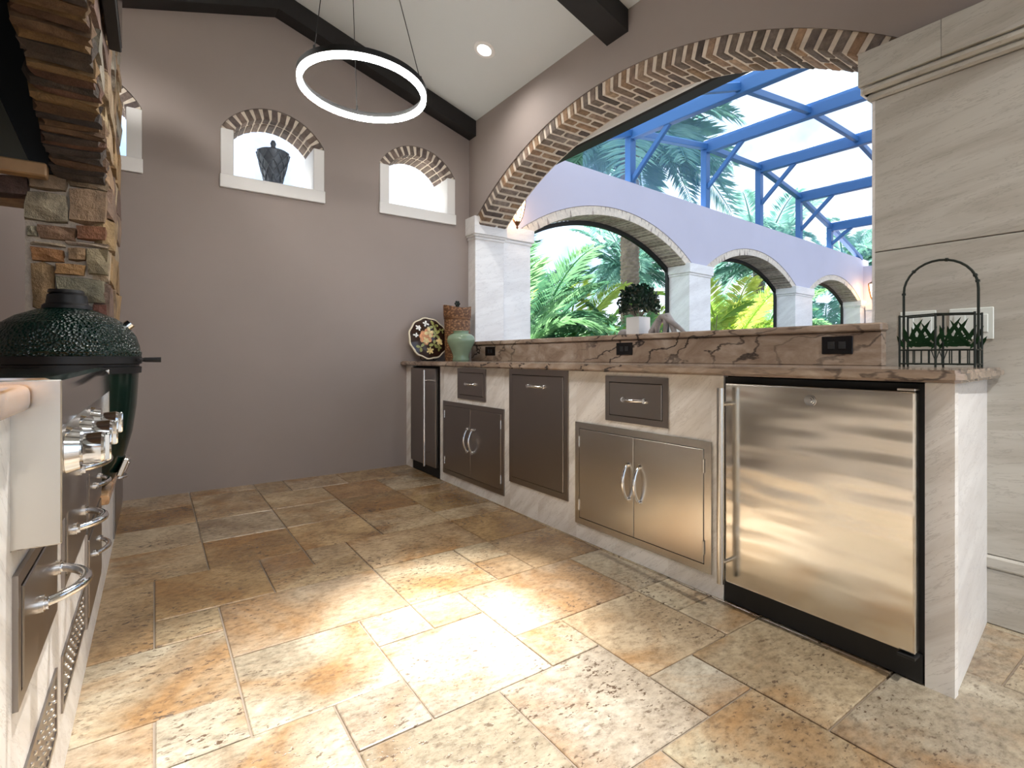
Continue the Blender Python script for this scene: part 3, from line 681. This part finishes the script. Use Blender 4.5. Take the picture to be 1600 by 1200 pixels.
# ================================================================== LIGHT FITTINGS
pn = thing('ring_pendant', 'thin black ring pendant with glowing white LED strip', 'pendant lamp', (.885, 2.61, 2.345))
rr_ = .305
tilt = bpy.data.objects.new('ring_carrier', None)
bpy.data.objects.remove(tilt)
def ringmesh(r0, r1, z0, z1, nseg=72):
    bm = bmesh.new(); R = []
    for j in range(nseg):
        c, s = math.cos(2 * PI * j / nseg), math.sin(2 * PI * j / nseg); tz = lambda r: -.045 * r * c
        R.append([bm.verts.new((r * c, r * s, z + tz(r))) for r, z in ((r0, z0), (r1, z0), (r1, z1), (r0, z1))])
    for j in range(nseg):
        for q in range(4): bm.faces.new((R[j][q], R[j][(q + 1) % 4], R[(j + 1) % nseg][(q + 1) % 4], R[(j + 1) % nseg][q]))
    return bm
obj('channel', ringmesh(rr_ - .004, rr_ + .016, .006, .034), 'black', pn, True)
obj('led_strip', ringmesh(rr_ - .010, rr_ + .013, -.016, .006), 'lamp_white', pn, True)
for aa in (205, 318, 78):
    c, s = math.cos(math.radians(aa)), math.sin(math.radians(aa)); bm = tube(bmesh.new(), [(rr_ * c, rr_ * s, .03 - .045 * rr_ * c), (.03 * c - .08, .03 * s, 1.33)], .0022, 6)
    cbl = obj('cable', bm, 'black', pn); obj('cable_grip', tube(bmesh.new(), [(rr_ * c, rr_ * s, .03 - .045 * rr_ * c), (rr_ * c * .995, rr_ * s * .995, .06 - .045 * rr_ * c)], .006, 8), 'black', cbl)
obj('ceiling_rose', lathe(bmesh.new(), [(0, 1.31), (.06, 1.31), (.06, 1.36), (0, 1.36)], 24, (-.08, 0, 0)), 'black', pn, True)
sl = math.atan(.31)
def downlight(x, y, label, power, cone=75):
    zc = ceil_z(x); t = thing('downlight', label, 'downlight', (x, y, zc), group='recessed ceiling downlights')
    t.rotation_euler = (0, sl if x > RIDGE else -sl, 0)
    bm = lathe(bmesh.new(), [(.052, -.001), (.056, -.009), (.080, -.008), (.086, -.001)], 32); obj('trim_ring', bm, 'white_paint', t, True)
    obj('lens', lathe(bmesh.new(), [(0, -.004), (.053, -.004), (.053, -.001), (0, -.001)], 32), 'downlight_glow', t, True)
    L = bpy.data.lights.new('downlight_beam', 'SPOT'); L.energy = power; L.spot_size = math.radians(cone); L.spot_blend = 1.0; L.shadow_soft_size = .05; L.color = (1, .97, .93)
    lo = bpy.data.objects.new('downlight_beam', L); COL.objects.link(lo); lo.location = (x, y, zc - .03); lo.rotation_euler = (0, 0, 0)
downlight(2.093, 3.376, 'round recessed downlight in the ceiling beside the ring pendant', 35, 150)
downlight(1.0, 1.78, 'added unseen downlight making the glare pool mid floor', 1300, 20)  # lamp added out of view to make the bright pool on the floor
downlight(.40, 1.30, 'added unseen downlight widening the floor glare by the grill', 1000, 36)  # second added lamp, out of sight, for the wider floor glare
downlight(1.6, -1.3, 'added unseen downlight brightening the counter end from the open side', 420, 130)  # unseen lamp put in to brighten the white counter end
downlight(-.40, 3.55, 'added unseen fill downlight over the far end of the grill counter', 70, 140)  # unseen extra lamp that evens out the light on the walls


# ================================================================== THINGS ON THE COUNTER AND SILLS
ZT = .933
# plate
t = thing('decorative_plate', 'scalloped dark plate with painted orange flower on a stand against the back wall', 'plate', (2.03, 4.215, ZT))
R0 = .19; scal = lambda th: 1 + .020 * math.cos(11 * th)
def disc(prof, mt, name, par): 
    o = obj(name, lathe(bmesh.new(), prof, 84, fn=scal), mt, par, True); return o
body = disc([(0, .012), (R0 * .7, .012), (R0, -.012), (R0, -.020), (R0 * .68, .004), (0, .004)], 'plate_dark', 'dish', t)
body.location = (0, 0, R0 + .018); body.rotation_euler = (math.radians(78), 0, 0)
rim = disc([(R0 * .965, -.008), (R0 * 1.01, -.010), (R0 * 1.015, -.022), (R0 * .965, -.020)], 'plate_rim', 'rim', body)
rim.rotation_euler = (0, 0, 0)
def petals(cx, cy, n, rl, rw, mt, name, rot=0, z=.013, jit=.2):
    bm = bmesh.new()
    for i in range(n):
        a = rot + 2 * PI * i / n; l = rl * random.uniform(1 - jit, 1 + jit)
        pts = [(0, 0), (.35, -.8), (.75, -.9), (1, -.25), (.93, 0), (1, .25), (.75, .9), (.35, .8)]
        vs = []
        for px, py in pts:
            x, y = px * l, py * rw; X = cx + x * math.cos(a) - y * math.sin(a); Y = cy + x * math.sin(a) + y * math.cos(a); rad = math.hypot(X, Y)
            vs.append(bm.verts.new((X, Y, z + .001 * (i % 3) - max(0, rad - R0 * .7) / (R0 * .3) * .022)))
        bm.faces.new(vs)
    return obj(name, bm, mt, body)
petals(-.045, .005, 7, .075, .026, 'petal_orange', 'flower', .3); petals(.0, .045, 4, .05, .017, 'petal_yellow', 'blossom', .2, .016)
petals(-.04, -.03, 5, .035, .012, 'petal_yellow', 'blossom', .9, .017)
for cx, cy, n_, rl, rw, mt in ((.05, .105, 4, .055, .015, 'leaf_olive'), (.06, .03, 4, .05, .014, 'leaf_olive'), (.09, -.035, 5, .035, .014, 'petal_yellow'), (.035, -.06, 3, .05, .015, 'leaf_olive'), (-.01, -.12, 6, .035, .010, 'petal_yellow'), (.08, -.09, 4, .035, .011, 'leaf_olive'), (-.10, -.09, 3, .045, .013, 'leaf_olive'), (-.10, .09, 5, .028, .009, 'ceramic_white'), (-.13, .02, 4, .025, .008, 'ceramic_white'), (-.03, .13, 4, .03, .010, 'ceramic_white'), (.13, .07, 3, .035, .012, 'leaf_olive')):
    petals(cx, cy, n_, rl, rw, mt, 'painted_sprig', random.uniform(0, 3), .0135)
bm = bmesh.new()
for s in (-.06, .06): tube(bm, [(s, -.055, .003), (s, -.045, .02), (s, .01, .006), (s, .05, .02), (s, .075, .16)], .004, 8)
tube(bm, [(-.06, .01, .006), (.06, .01, .006)], .004, 8)
obj('easel', bm, 'iron', t, True)
# wicker canister
t = thing('wicker_canister', 'tall lidded brown wicker canister in the corner behind the green vase', 'canister', (2.27, 4.13, ZT))
obj('body', lathe(bmesh.new(), [(0, 0), (.112, 0), (.118, .02), (.126, .38), (.126, .40), (0, .40)], 40, sx=1, sy=.72), 'wicker', t, True)
bm = lathe(bmesh.new(), [(.129, .392), (.133, .40), (.136, .48), (.128, .482), (.06, .462), (0, .46)], 40, sx=1, sy=.72)
for v in bm.verts: v.co.z += .022 * (v.co.x / .13) ** 2 if v.co.z > .45 else 0
obj('lid', bm, 'wicker', t, True)
obj('band', lathe(bmesh.new(), [(.127, .375), (.131, .378), (.131, .392), (.127, .395)], 40, sx=1, sy=.72), 'bronze', t, True)
bm = tube(bmesh.new(), [(0, 0, .455), (0, 0, .50)], [.010, .007], 8)
for i in range(6): bmesh.ops.create_icosphere(bm, subdivisions=2, radius=.011, matrix=Matrix.Translation((.019 * math.cos(i * PI / 3), 0, .522 + .019 * math.sin(i * PI / 3))))
bmesh.ops.create_icosphere(bm, subdivisions=2, radius=.010, matrix=Matrix.Translation((0, -.004, .522)))
obj('finial', bm, 'iron', t, True)
# celadon vase
t = obj('vase', lathe(bmesh.new(), [(0, .004), (.066, .0), (.074, .006), (.074, .02), (.069, .035), (.073, .07), (.094, .125), (.116, .175), (.122, .205), (.114, .238), (.092, .258), (.066, .268), (.066, .285), (.072, .290), (.068, .293), (.060, .285), (.056, .25), (0, .24)], 48), 'celadon', None, True)
t.location = (2.195, 3.93, ZT); t.scale = (1, 1, .9); tag(t, 'pale green glazed ginger-jar vase in front of the wicker canister', 'vase')
# wire basket
t = thing('wire_basket', 'dark iron bamboo-style wire basket with arched handle on the worktop end', 'basket', (2.30, .632, ZT), R_RIGHT)
hw = .106
def hoop(y):
    bm = bmesh.new(); pts = [(-hw, y, 0), (-hw, y, .10), (-hw, y, .27)] + [(-hw * math.cos(PI * i / 16), y, .275 + .108 * math.sin(PI * i / 16)) for i in range(1, 16)] + [(hw, y, .27), (hw, y, .10), (hw, y, 0)]
    tube(bm, pts, .0042, 8)
    for q in (2, 6, 11, 16, 1, 17):
        q = min(q, len(pts) - 1); d_ = (Vector(pts[min(q + 1, len(pts) - 1)]) - Vector(pts[max(q - 1, 0)])).normalized() * .004; tube(bm, [Vector(pts[q]) - d_, Vector(pts[q]) + d_], .0066, 8)
    return bm
obj('arched_handle', hoop(0), 'iron', t, True)
for yy in (-.04, .04):
    bm = bmesh.new()
    for z in (.012, .062, .185): tube(bm, [(-hw, yy, z), (0, yy, z + (.004 if z > .1 else 0)), (hw, yy, z)], .0032, 6)
    for x in (-hw, 0, hw): tube(bm, [(x, yy, 0), (x, yy, .19)], .0036, 6)
    for x in (-.085, -.065, -.04, -.02, .018, .045, .068, .092): tube(bm, [(x, yy, .012), (x, yy, .062)], .002, 6)
    tube(bm, [(-.012, yy, .062), (0, yy, .02), (.012, yy, .062)], .002, 6)
    fp = obj('side_grid', bm, 'iron', t, True)
    for sx in (-.053, .053):
        for px, pz, aa, l in ((-.03, .09, 100, .06), (-.025, .10, 60, .085), (-.03, .085, 25, .07), (.028, .09, 118, .085), (.025, .085, 155, .07), (.033, .09, 65, .06), (-.032, .075, 15, .055), (.033, .075, 165, .055), (-.04, .07, 115, .05), (.042, .065, 60, .05)):
            ca, sa = math.cos(math.radians(aa)), math.sin(math.radians(aa)); bm = bmesh.new(); vs = []
            for k, wd in ((0, .001), (.3, .0065), (.65, .0055), (1, .0003)):
                for s in (-1, 1): vs.append(bm.verts.new((sx + px + ca * l * k - sa * wd * s, yy - .003 + .002 * math.sin(k * 3), pz + sa * l * k + ca * wd * s)))
            for k in range(3): bm.faces.new((vs[2 * k], vs[2 * k + 1], vs[2 * k + 3], vs[2 * k + 2]))
            bmesh.ops.solidify(bm, geom=bm.faces[:], thickness=.0015)
            obj('bamboo_leaf', bm, 'leaf_iron', fp)
bm = bmesh.new()
for z in (.012, .062):
    for x in (-hw, hw): tube(bm, [(x, -.04, z), (x, .04, z)], .0032, 6)
for x in (-.06, 0, .06): tube(bm, [(x, -.04, .010), (x, .04, .010)], .002, 6)
obj('cross_wires', bm, 'iron', t, True)
# pineapple vase in the centre window
thing('pineapple_vase', 'dark lattice pineapple-shaped vase standing on the middle window sill', 'vase', (.775, 4.43, W_S)).scale = (1, 1, 1.22); t = bpy.data.objects['pineapple_vase']
obj('body', lathe(bmesh.new(), [(0, 0), (.062, 0), (.066, .012), (.062, .03), (.080, .09), (.105, .17), (.118, .215), (.108, .225), (.09, .22), (0, .20)], 32), 'pot_lattice', t, True)
for k in range(9):
    for s in (-1, 1):
        pts = []
        for i in range(9):
            q = i / 8; z = .03 + .185 * q; r = .063 + .054 * q + .004; th = 2 * PI * k / 9 + s * q * 1.5; pts.append((r * math.cos(th), r * math.sin(th), z))
        obj('lattice_strap', tube(bmesh.new(), pts, .006, 6), 'pot_lattice', t, True)
obj('top_knob', lathe(bmesh.new(), [(0, .21), (.05, .215), (.028, .245), (.016, .262), (.022, .28), (.012, .30), (0, .303)], 20), 'pot_lattice', t, True)
# planter on the ledge
t = thing('planter', 'white square planter with small dark leafy bush on the bar ledge', 'plant', (2.70, 2.375, 1.112))
obj('pot', box(-.058, .058, -.058, .058, 0, .128, bev=.004), 'planter_white', t)
rl = random.Random(3); bm = bmesh.new(); bs = bmesh.new()
for i in range(900):
    u_, v_ = rl.uniform(0, 2 * PI), rl.uniform(-.45, 1); rad = .145 * rl.uniform(.55, 1) ; c = Vector((math.cos(u_) * math.sqrt(1 - min(1, v_ * v_)), math.sin(u_) * math.sqrt(1 - min(1, v_ * v_)), v_)) * rad + Vector((0, 0, .215))
    d1 = Vector((rl.uniform(-1, 1), rl.uniform(-1, 1), rl.uniform(-1, 1))).normalized(); d2 = d1.cross(Vector((.3, .5, .8))).normalized(); l = rl.uniform(.012, .022)
    vs = [bm.verts.new(c + d1 * l * a_ + d2 * l * b_) for a_, b_ in ((-1, 0), (0, -.6), (1, 0), (0, .6))]; bm.faces.new(vs)
tag(obj('foliage', bm, 'leaf_dark', t), kind='stuff')
for i in range(9):
    a_ = i * .7; tube(bs, [(0, 0, .10), (.05 * math.cos(a_), .05 * math.sin(a_), .17), (.10 * math.cos(a_), .10 * math.sin(a_), .25)], .003, 5)
obj('stems', bs, 'trunk', t)
# carved driftwood sculpture and stone on the ledge
bm = bmesh.new()
for pts, r in (([(-.10, 0, .012), (-.06, 0, .07), (-.02, 0, .115), (.02, .0, .12), (.05, 0, .08), (.07, 0, .012)], [.022, .024, .026, .026, .022, .016]), ([(.0, -.01, .118), (.05, -.01, .085), (.10, 0, .045), (.14, 0, .012)], [.022, .020, .015, .010]), ([(-.03, -.012, .10), (-.045, -.012, .06), (-.05, -.01, .012)], [.02, .018, .014]), ([(.01, -.012, .11), (.015, -.014, .06), (.005, -.01, .012)], [.018, .015, .012])):
    tube(bm, pts, r, 12)
t = obj('sculpture', bm, 'driftwood', None, True); t.location = (2.72, 2.17, 1.112); t.rotation_euler = (0, 0, R_RIGHT + .15); tag(t, 'grey arched driftwood sculpture on the bar ledge beside the planter', 'sculpture')
bm = bmesh.new(); bmesh.ops.create_icosphere(bm, subdivisions=3, radius=.05)
for v in bm.verts: v.co = Vector((v.co.x * 1.3, v.co.y, v.co.z * .8 if v.co.z > 0 else v.co.z * .3)) * (1 + .12 * math.sin(v.co.x * 60) * math.sin(v.co.z * 50 + 1))
t = obj('rock', bm, 'driftwood', None, True); t.location = (2.74, 2.53, 1.127); tag(t, 'small pale rock on the bar ledge on the far side of the planter', 'rock')

# ================================================================== OUTSIDE
struct('ground', box(-40, 90, -40, 90, -.4, -.13), 'patio_paving')
struct('patio_floor', box(2.85, 16, -6, 4.5, -.13, -.03), 'patio_paving')
LW0, LDIR = Vector((3.6, 4.33, 0)), math.atan2(.0632, .998)
lw = struct('wall_garden', bmesh.new(), 'lavender', 'lavender garden wall with three brick-edged arches')
bpy.data.objects.remove(lw)
AR = [(-.52, 2.66, 2.28, 2.775), (2.94, 6.02, 2.25, 2.72), (6.49, 9.26, 2.22, 2.64)]
holes = []; geo = []
for s0, s1, sp, top in AR:
    c = (s0 + s1) / 2; hf = (s1 - s0) / 2; ri = top - sp; R = (hf * hf + ri * ri) / (2 * ri); cz = top - R; aa = math.asin(hf / R)
    geo.append((c, cz, R, aa, s0, s1, sp))
    holes.append([(s0 + .12, -.1), (s1 - .12, -.1), (s1 - .12, sp)] + arc(c, cz, R, PI / 2 - aa, PI / 2 + aa, 30) + [(s0 + .12, sp)])
bm = sheet(bmesh.new(), [(-.76, -.13), (9.75, -.13), (9.75, 3.15), (-.76, 3.15)], [[(x, max(z, -.12)) for x, z in h] for h in holes], 0, .34)
lw = struct('wall_garden', bm, 'lavender', 'lavender garden wall with three brick-edged arches'); lw.location = LW0; lw.rotation_euler = (0, 0, LDIR)
LPAL = [(.40, .33, .29), (.32, .26, .22), (.46, .39, .34)]
for k, (c, cz, R, aa, s0, s1, sp) in enumerate(geo):
    t = thing('garden_arch', ['brick edging of the widest garden arch next to the pilaster', 'brick edging of the middle garden arch', 'brick edging of the farthest garden arch'][k], 'arch', LW0, LDIR, 'brick garden arches')
    brick_arch(t, c, cz, R - .11, PI / 2 + aa, PI / 2 - aa, [44, 40, 36][k], [(.352,)], .11, .72, LPAL, 'mortar', .008)
    # dark screen frame on the garden side of the opening
    fr = thing('arch_screen', ['black screen frame in the widest garden arch', 'black screen frame in the middle garden arch', 'black screen frame in the farthest garden arch'][k], 'screen', LW0, LDIR, 'arch screens')
    rin = R - .112; a2 = math.asin(min(1, (s1 - s0 - .26) / 2 / rin)); zb = cz + rin * math.cos(a2)
    o1 = [(s0 + .12, -.12), (s1 - .12, -.12)] + [(s1 - .12, zb)] + arc(c, cz, rin, PI / 2 - a2, PI / 2 + a2, 24)[1:-1] + [(s0 + .12, zb)]
    o2 = [(s0 + .17, -.08), (s1 - .17, -.08)] + [(s1 - .17, zb - .04)] + [(x * .985 + c * .015, z - .05) for x, z in arc(c, cz, rin, PI / 2 - a2, PI / 2 + a2, 24)[1:-1]] + [(s0 + .17, zb - .04)]
    obj('frame', sheet(bmesh.new(), o1, [o2], .30, .345), 'black', fr)
for k, (s0, s1, sp) in enumerate(((-.76, -.40, 2.28), (2.54, 3.06, 2.28), (5.90, 6.61, 2.25), (9.14, 9.42, 2.22))):
    t = thing('garden_pillar', ['white stone pillar of the garden wall right behind the near pilaster', 'white stone pillar between the widest and the middle garden arch', 'white stone pillar between the middle and the farthest garden arch', 'white stone pillar at the corner past the farthest garden arch'][k], 'pillar', LW0, LDIR, 'white garden pillars')
    s0, s1 = s0 - .012, s1 + .012
    obj('shaft', box(s0, s1, -.03, .352, -.12, sp - .16, bev=.004), 'marble_white', t)
    obj('capital', box(s0 - .03, s1 + .03, -.06, .36, sp - .13, sp, bev=.005), 'marble_white', t)
    obj('moulding', box(s0 - .015, s1 + .015, -.045, .356, sp - .165, sp - .128, bev=.01), 'marble_white', t)
# end wall of the court
ew = struct('wall_court_end', box(9.42, 9.72, -6, .0, -.13, 2.99), 'lavender', 'short lavender wall closing the far end of the court'); ew.location = LW0; ew.rotation_euler = (0, 0, LDIR)
t = thing('end_pilaster', 'white panelled pilaster below the far lantern', 'pilaster', LW0, LDIR)
obj('shaft', box(9.36, 9.42, -.75, -.06, -.12, 2.0, bev=.004), 'marble_white', t); obj('capital', box(9.33, 9.42, -.80, -.06, 2.0, 2.16, bev=.006), 'marble_white', t)
# lanterns
def lantern(loc, rz, label, s=1.0):
    t = thing('wall_lantern', label, 'lantern', loc, rz, 'bronze wall lanterns'); t.scale = (s, s, s)
    obj('back_plate', box(-.05, .05, -.012, 0, -.10, .10, bev=.006), 'bronze', t)
    bm = tube(bmesh.new(), [(0, -.01, .04), (0, -.06, .12), (0, -.13, .15), (0, -.17, .12), (0, -.17, .085)], .010, 8); obj('arm', bm, 'bronze', t, True)
    obj('cap', lathe(bmesh.new(), [(.012, .10), (.03, .085), (.085, .05), (.08, .042), (0, .05)], 12, (0, -.17, 0)), 'bronze', t, True)
    gl = obj('glass', lathe(bmesh.new(), [(.078, .042), (.072, -.02), (.055, -.10), (.028, -.16), (0, -.165)], 8, (0, -.17, 0)), 'lamp_amber', t, True)
    bm = bmesh.new()
    for i in range(8):
        a_ = 2 * PI * i / 8; tube(bm, [(.081 * math.cos(a_), -.17 + .081 * math.sin(a_), .045), (.075 * math.cos(a_), -.17 + .075 * math.sin(a_), -.02), (.058 * math.cos(a_), -.17 + .058 * math.sin(a_), -.10), (.030 * math.cos(a_), -.17 + .030 * math.sin(a_), -.165)], .005, 6)
    obj('cage_bars', bm, 'bronze', gl, True)
    obj('finial', lathe(bmesh.new(), [(0, -.235), (.012, -.22), (.006, -.205), (.022, -.185), (.032, -.16), (0, -.155)], 12, (0, -.17, 0)), 'bronze', t, True)
lantern((2.93, 4.285, 2.46), 0, 'bronze lantern with amber glass near the arch springing', 1.0)
lantern(LW0 + Matrix.Rotation(LDIR, 3, 'Z') @ Vector((9.41, -.35, 2.45)), LDIR + R_RIGHT, 'bronze wall lantern on the far lavender end wall', 1.9)
# pool cage : frame profiles parallel to the garden wall, rafters towards the house
PROF = [(-.30, 3.25), (.60, 3.52), (1.338, 3.79), (3.064, 4.05), (4.705, 4.12), (6.236, 3.92), (7.677, 3.60), (9.35, 3.16)]
cg = thing('pool_cage', 'blue aluminium pool cage frame standing on the lavender garden wall', 'pool cage', LW0, LDIR)
def bar(p, q, w=.06, h=.12, name='bar', par=cg):
    p, q = Vector(p), Vector(q); d = q - p; L = d.length; bm = box(-w / 2, w / 2, -h / 2, h / 2, 0, L, bev=.006); o = obj(name, bm, 'frame_blue', par)
    o.location = p; o.rotation_euler = d.to_track_quat('Z', 'Y').to_euler(); return o
ROWS = (0.03, -1.38, -2.8, -4.2)
for s, z in PROF[2:7]:
    bar((s, .05, 3.15), (s, .05, z), .11, .09, 'post')
    o = obj('rafter', box(s - .045, s + .045, -6.2, .06, z - .09, z + .09, bev=.008), 'frame_blue', cg)
    bar((s, .04, z - .62 if z > 3.7 else z - .36), (s, -.52 if z > 3.7 else -.34, z - .07), .05, .06, 'brace')
for yy in ROWS:
    for (sa, za), (sb, zb) in zip(PROF, PROF[1:]): bar((sa, yy, za), (sb, yy, zb), .09 if yy > 0 else .06, .08, 'purlin')
for (sa, za), (sb, zb) in zip(PROF[1:], PROF[2:]):
    bm = bmesh.new(); vs = [bm.verts.new(q) for q in ((sa + .02, .06, za + .05), (sb - .02, .06, zb + .05), (sb - .02, -6.1, zb + .05), (sa + .02, -6.1, za + .05))]; bm.faces.new(vs)
    obj('roof_screen', bm, 'screen_cloth', cg)
    bm = bmesh.new(); vs = [bm.verts.new(q) for q in ((sa, .17, 3.15), (sb, .17, 3.15), (sb, .17, zb), (sa, .17, za))]; bm.faces.new(vs)
    obj('gable_screen', bm, 'screen_cloth', cg)

# palms -------------------------------------------------------------
def frond_mesh(L, rise, droop, pairs, leaf_l, seed, mt):
    rnd = random.Random(seed); bm = bmesh.new(); P = []
    for i in range(13):
        k = i / 12; P.append(Vector((L * (k - .12 * k * k), 0, L * (rise * k - droop * k * k))))
    tube(bm, P, [.018 * (1 - .8 * i / 12) for i in range(13)], 4)
    for i in range(pairs):
        k = .10 + .90 * i / (pairs - 1); q = k * 12; j = min(11, int(q)); b = P[j].lerp(P[j + 1], q - j); tg = (P[j + 1] - P[j]).normalized()
        l = leaf_l * (math.sin(PI * min(1, .18 + .74 * k)) ** .8) * rnd.uniform(.85, 1.1)
        for s in (-1, 1):
            side = Vector((0, s, 0)); upv = side.cross(tg) * s
            d = (side * .80 + tg * (.45 + .35 * k) + Vector((0, 0, rnd.uniform(.05, .35)))).normalized()
            w = .0105 * rnd.uniform(.8, 1.2); m1 = b + d * l * .5 + Vector((0, 0, -.02 * l)); tip = b + d * l + Vector((0, 0, -.22 * l * rnd.uniform(.5, 1.3)))
            v0, v1, v2, v3 = bm.verts.new(b + tg * w * .4), bm.verts.new(m1 + tg * w), bm.verts.new(tip), bm.verts.new(m1 - tg * w)
            bm.faces.new((v0, v1, v2)); bm.faces.new((v0, v2, v3))
    me = tomesh(bm, 'frond'); me.materials.append(MATS[mt]); return me
FR = {}
for mt in ('leaf_green', 'leaf_lime', 'leaf_blue'):
    FR[mt] = [frond_mesh(1.0, r_, d_, 58, .30, 5 * i + 1, mt) for i, (r_, d_) in enumerate(((1.7, .8), (1.25, .9), (.8, .85), (.3, .75)))]
def palm(label, x, y, trunk_h, trunk_r, nf, L, mt, seed, group='palms beyond the garden wall', zb=-.13):
    rnd = random.Random(seed); t = thing('palm', label, 'palm', (x, y, zb), group=group)
    bm = bmesh.new(); prof = []
    k = 0; zz = 0.0
    while zz < trunk_h:
        prof += [(trunk_r * 1.0, zz), (trunk_r * 1.13, zz + .07)]; zz += .085
    prof.append((trunk_r * .9, trunk_h)); lathe(bm, [(0, 0)] + prof + [(0, trunk_h + .1)], 14)
    for v in bm.verts:
        a_ = math.atan2(v.co.y, v.co.x); kk = 1 + .06 * math.sin(7 * a_ + v.co.z * 18); v.co.x *= kk; v.co.y *= kk
    obj('trunk', bm, 'trunk', t)
    for i in range(nf):
        q = i / nf; me = FR[mt][min(3, int(q * 4))]; a_ = i * 2.39996 + rnd.uniform(-.2, .2); s = L * rnd.uniform(.82, 1.1)
        o = piece('frond', me, t, (.05 * math.cos(a_), .05 * math.sin(a_), trunk_h + .1 - .10 * q), (s, s, s), (rnd.uniform(-.25, .25), rnd.uniform(-.12, .12), a_))
    return t
palm('tall date palm with patterned trunk rising behind the widest garden arch', 9.15, 8.3, 6.0, .20, 64, 2.8, 'leaf_blue', 1)
palm('dense green palm filling the left of the widest garden arch', 5.2, 7.2, .7, .16, 34, 2.0, 'leaf_green', 2)
palm('low green palm close behind the near pilaster', 4.2, 6.4, .7, .14, 30, 1.9, 'leaf_green', 3)
palm('yellow-green palm in the middle of the widest garden arch', 7.0, 8.2, .7, .15, 32, 2.0, 'leaf_lime', 4)
palm('small green palm at the foot of the date palm', 8.1, 7.0, .7, .12, 30, 1.6, 'leaf_green', 5)
palm('lime palm right of the date palm trunk', 10.3, 7.6, .9, .12, 30, 1.5, 'leaf_lime', 6)
palm('yellow-green palm at the left of the middle garden arch', 11.6, 7.4, 1.0, .14, 36, 1.9, 'leaf_lime', 7)
palm('green palm at the right of the middle garden arch', 13.8, 7.9, 1.0, .14, 36, 2.0, 'leaf_green', 8)
palm('blue-green palm seen through the farthest garden arch', 18.3, 8.0, 1.0, .16, 36, 2.4, 'leaf_blue', 9)
palm('distant palm crown above the far half of the wall', 19.5, 11.0, 4.6, .2, 34, 2.4, 'leaf_blue', 11)
palm('distant palm crown nearest the far lantern, above the wall', 24.5, 10.0, 4.4, .2, 34, 2.4, 'leaf_blue', 12)
palm('distant bushy palm behind the middle cage posts', 16.0, 14.5, 4.4, .2, 34, 2.4, 'leaf_blue', 13)
# leafy shrubs at the foot of the wall
def shrub(label, x, y, r, h, mt, seed):
    rnd = random.Random(seed); t = thing('shrub', label, 'shrub', (x, y, -.13), group='shrubs beyond the garden wall')
    bm = bmesh.new(); bs = bmesh.new()
    for i in range(26):
        a_ = rnd.uniform(0, 2 * PI); top = Vector((r * .8 * math.cos(a_) * rnd.random(), r * .8 * math.sin(a_) * rnd.random(), h * rnd.uniform(.6, 1))); tube(bs, [(0, 0, 0), top * .5 + Vector((0, 0, .1)), top], .008, 4)
        for j in range(26):
            d1 = Vector((rnd.gauss(0, 1), rnd.gauss(0, 1), rnd.gauss(.3, .8))).normalized(); d2 = d1.cross(Vector((rnd.random(), rnd.random(), .7))).normalized(); l = rnd.uniform(.10, .22); b = top * rnd.uniform(.45, 1.05)
            vs = [bm.verts.new(b), bm.verts.new(b + d1 * l * .5 + d2 * .03), bm.verts.new(b + d1 * l), bm.verts.new(b + d1 * l * .5 - d2 * .03)]; bm.faces.new(vs)
    tag(obj('foliage', bm, mt, t), kind='stuff'); obj('stems', bs, 'trunk', t)
shrub('leafy yellow-green shrub at the right edge of the widest garden arch', 9.2, 6.2, .9, 1.9, 'leaf_lime', 1)
shrub('green leafy shrub low in the middle of the widest garden arch', 6.6, 5.9, .9, 1.6, 'leaf_green', 2)
shrub('green leafy shrub low at the left of the widest garden arch', 5.2, 5.6, .8, 1.5, 'leaf_green', 3)
shrub('leafy green shrub low in the middle garden arch', 12.2, 6.6, 1.0, 1.7, 'leaf_green', 4)
shrub('leafy blue-green shrub low in the farthest garden arch', 15.6, 6.8, 1.0, 1.7, 'leaf_blue', 5)
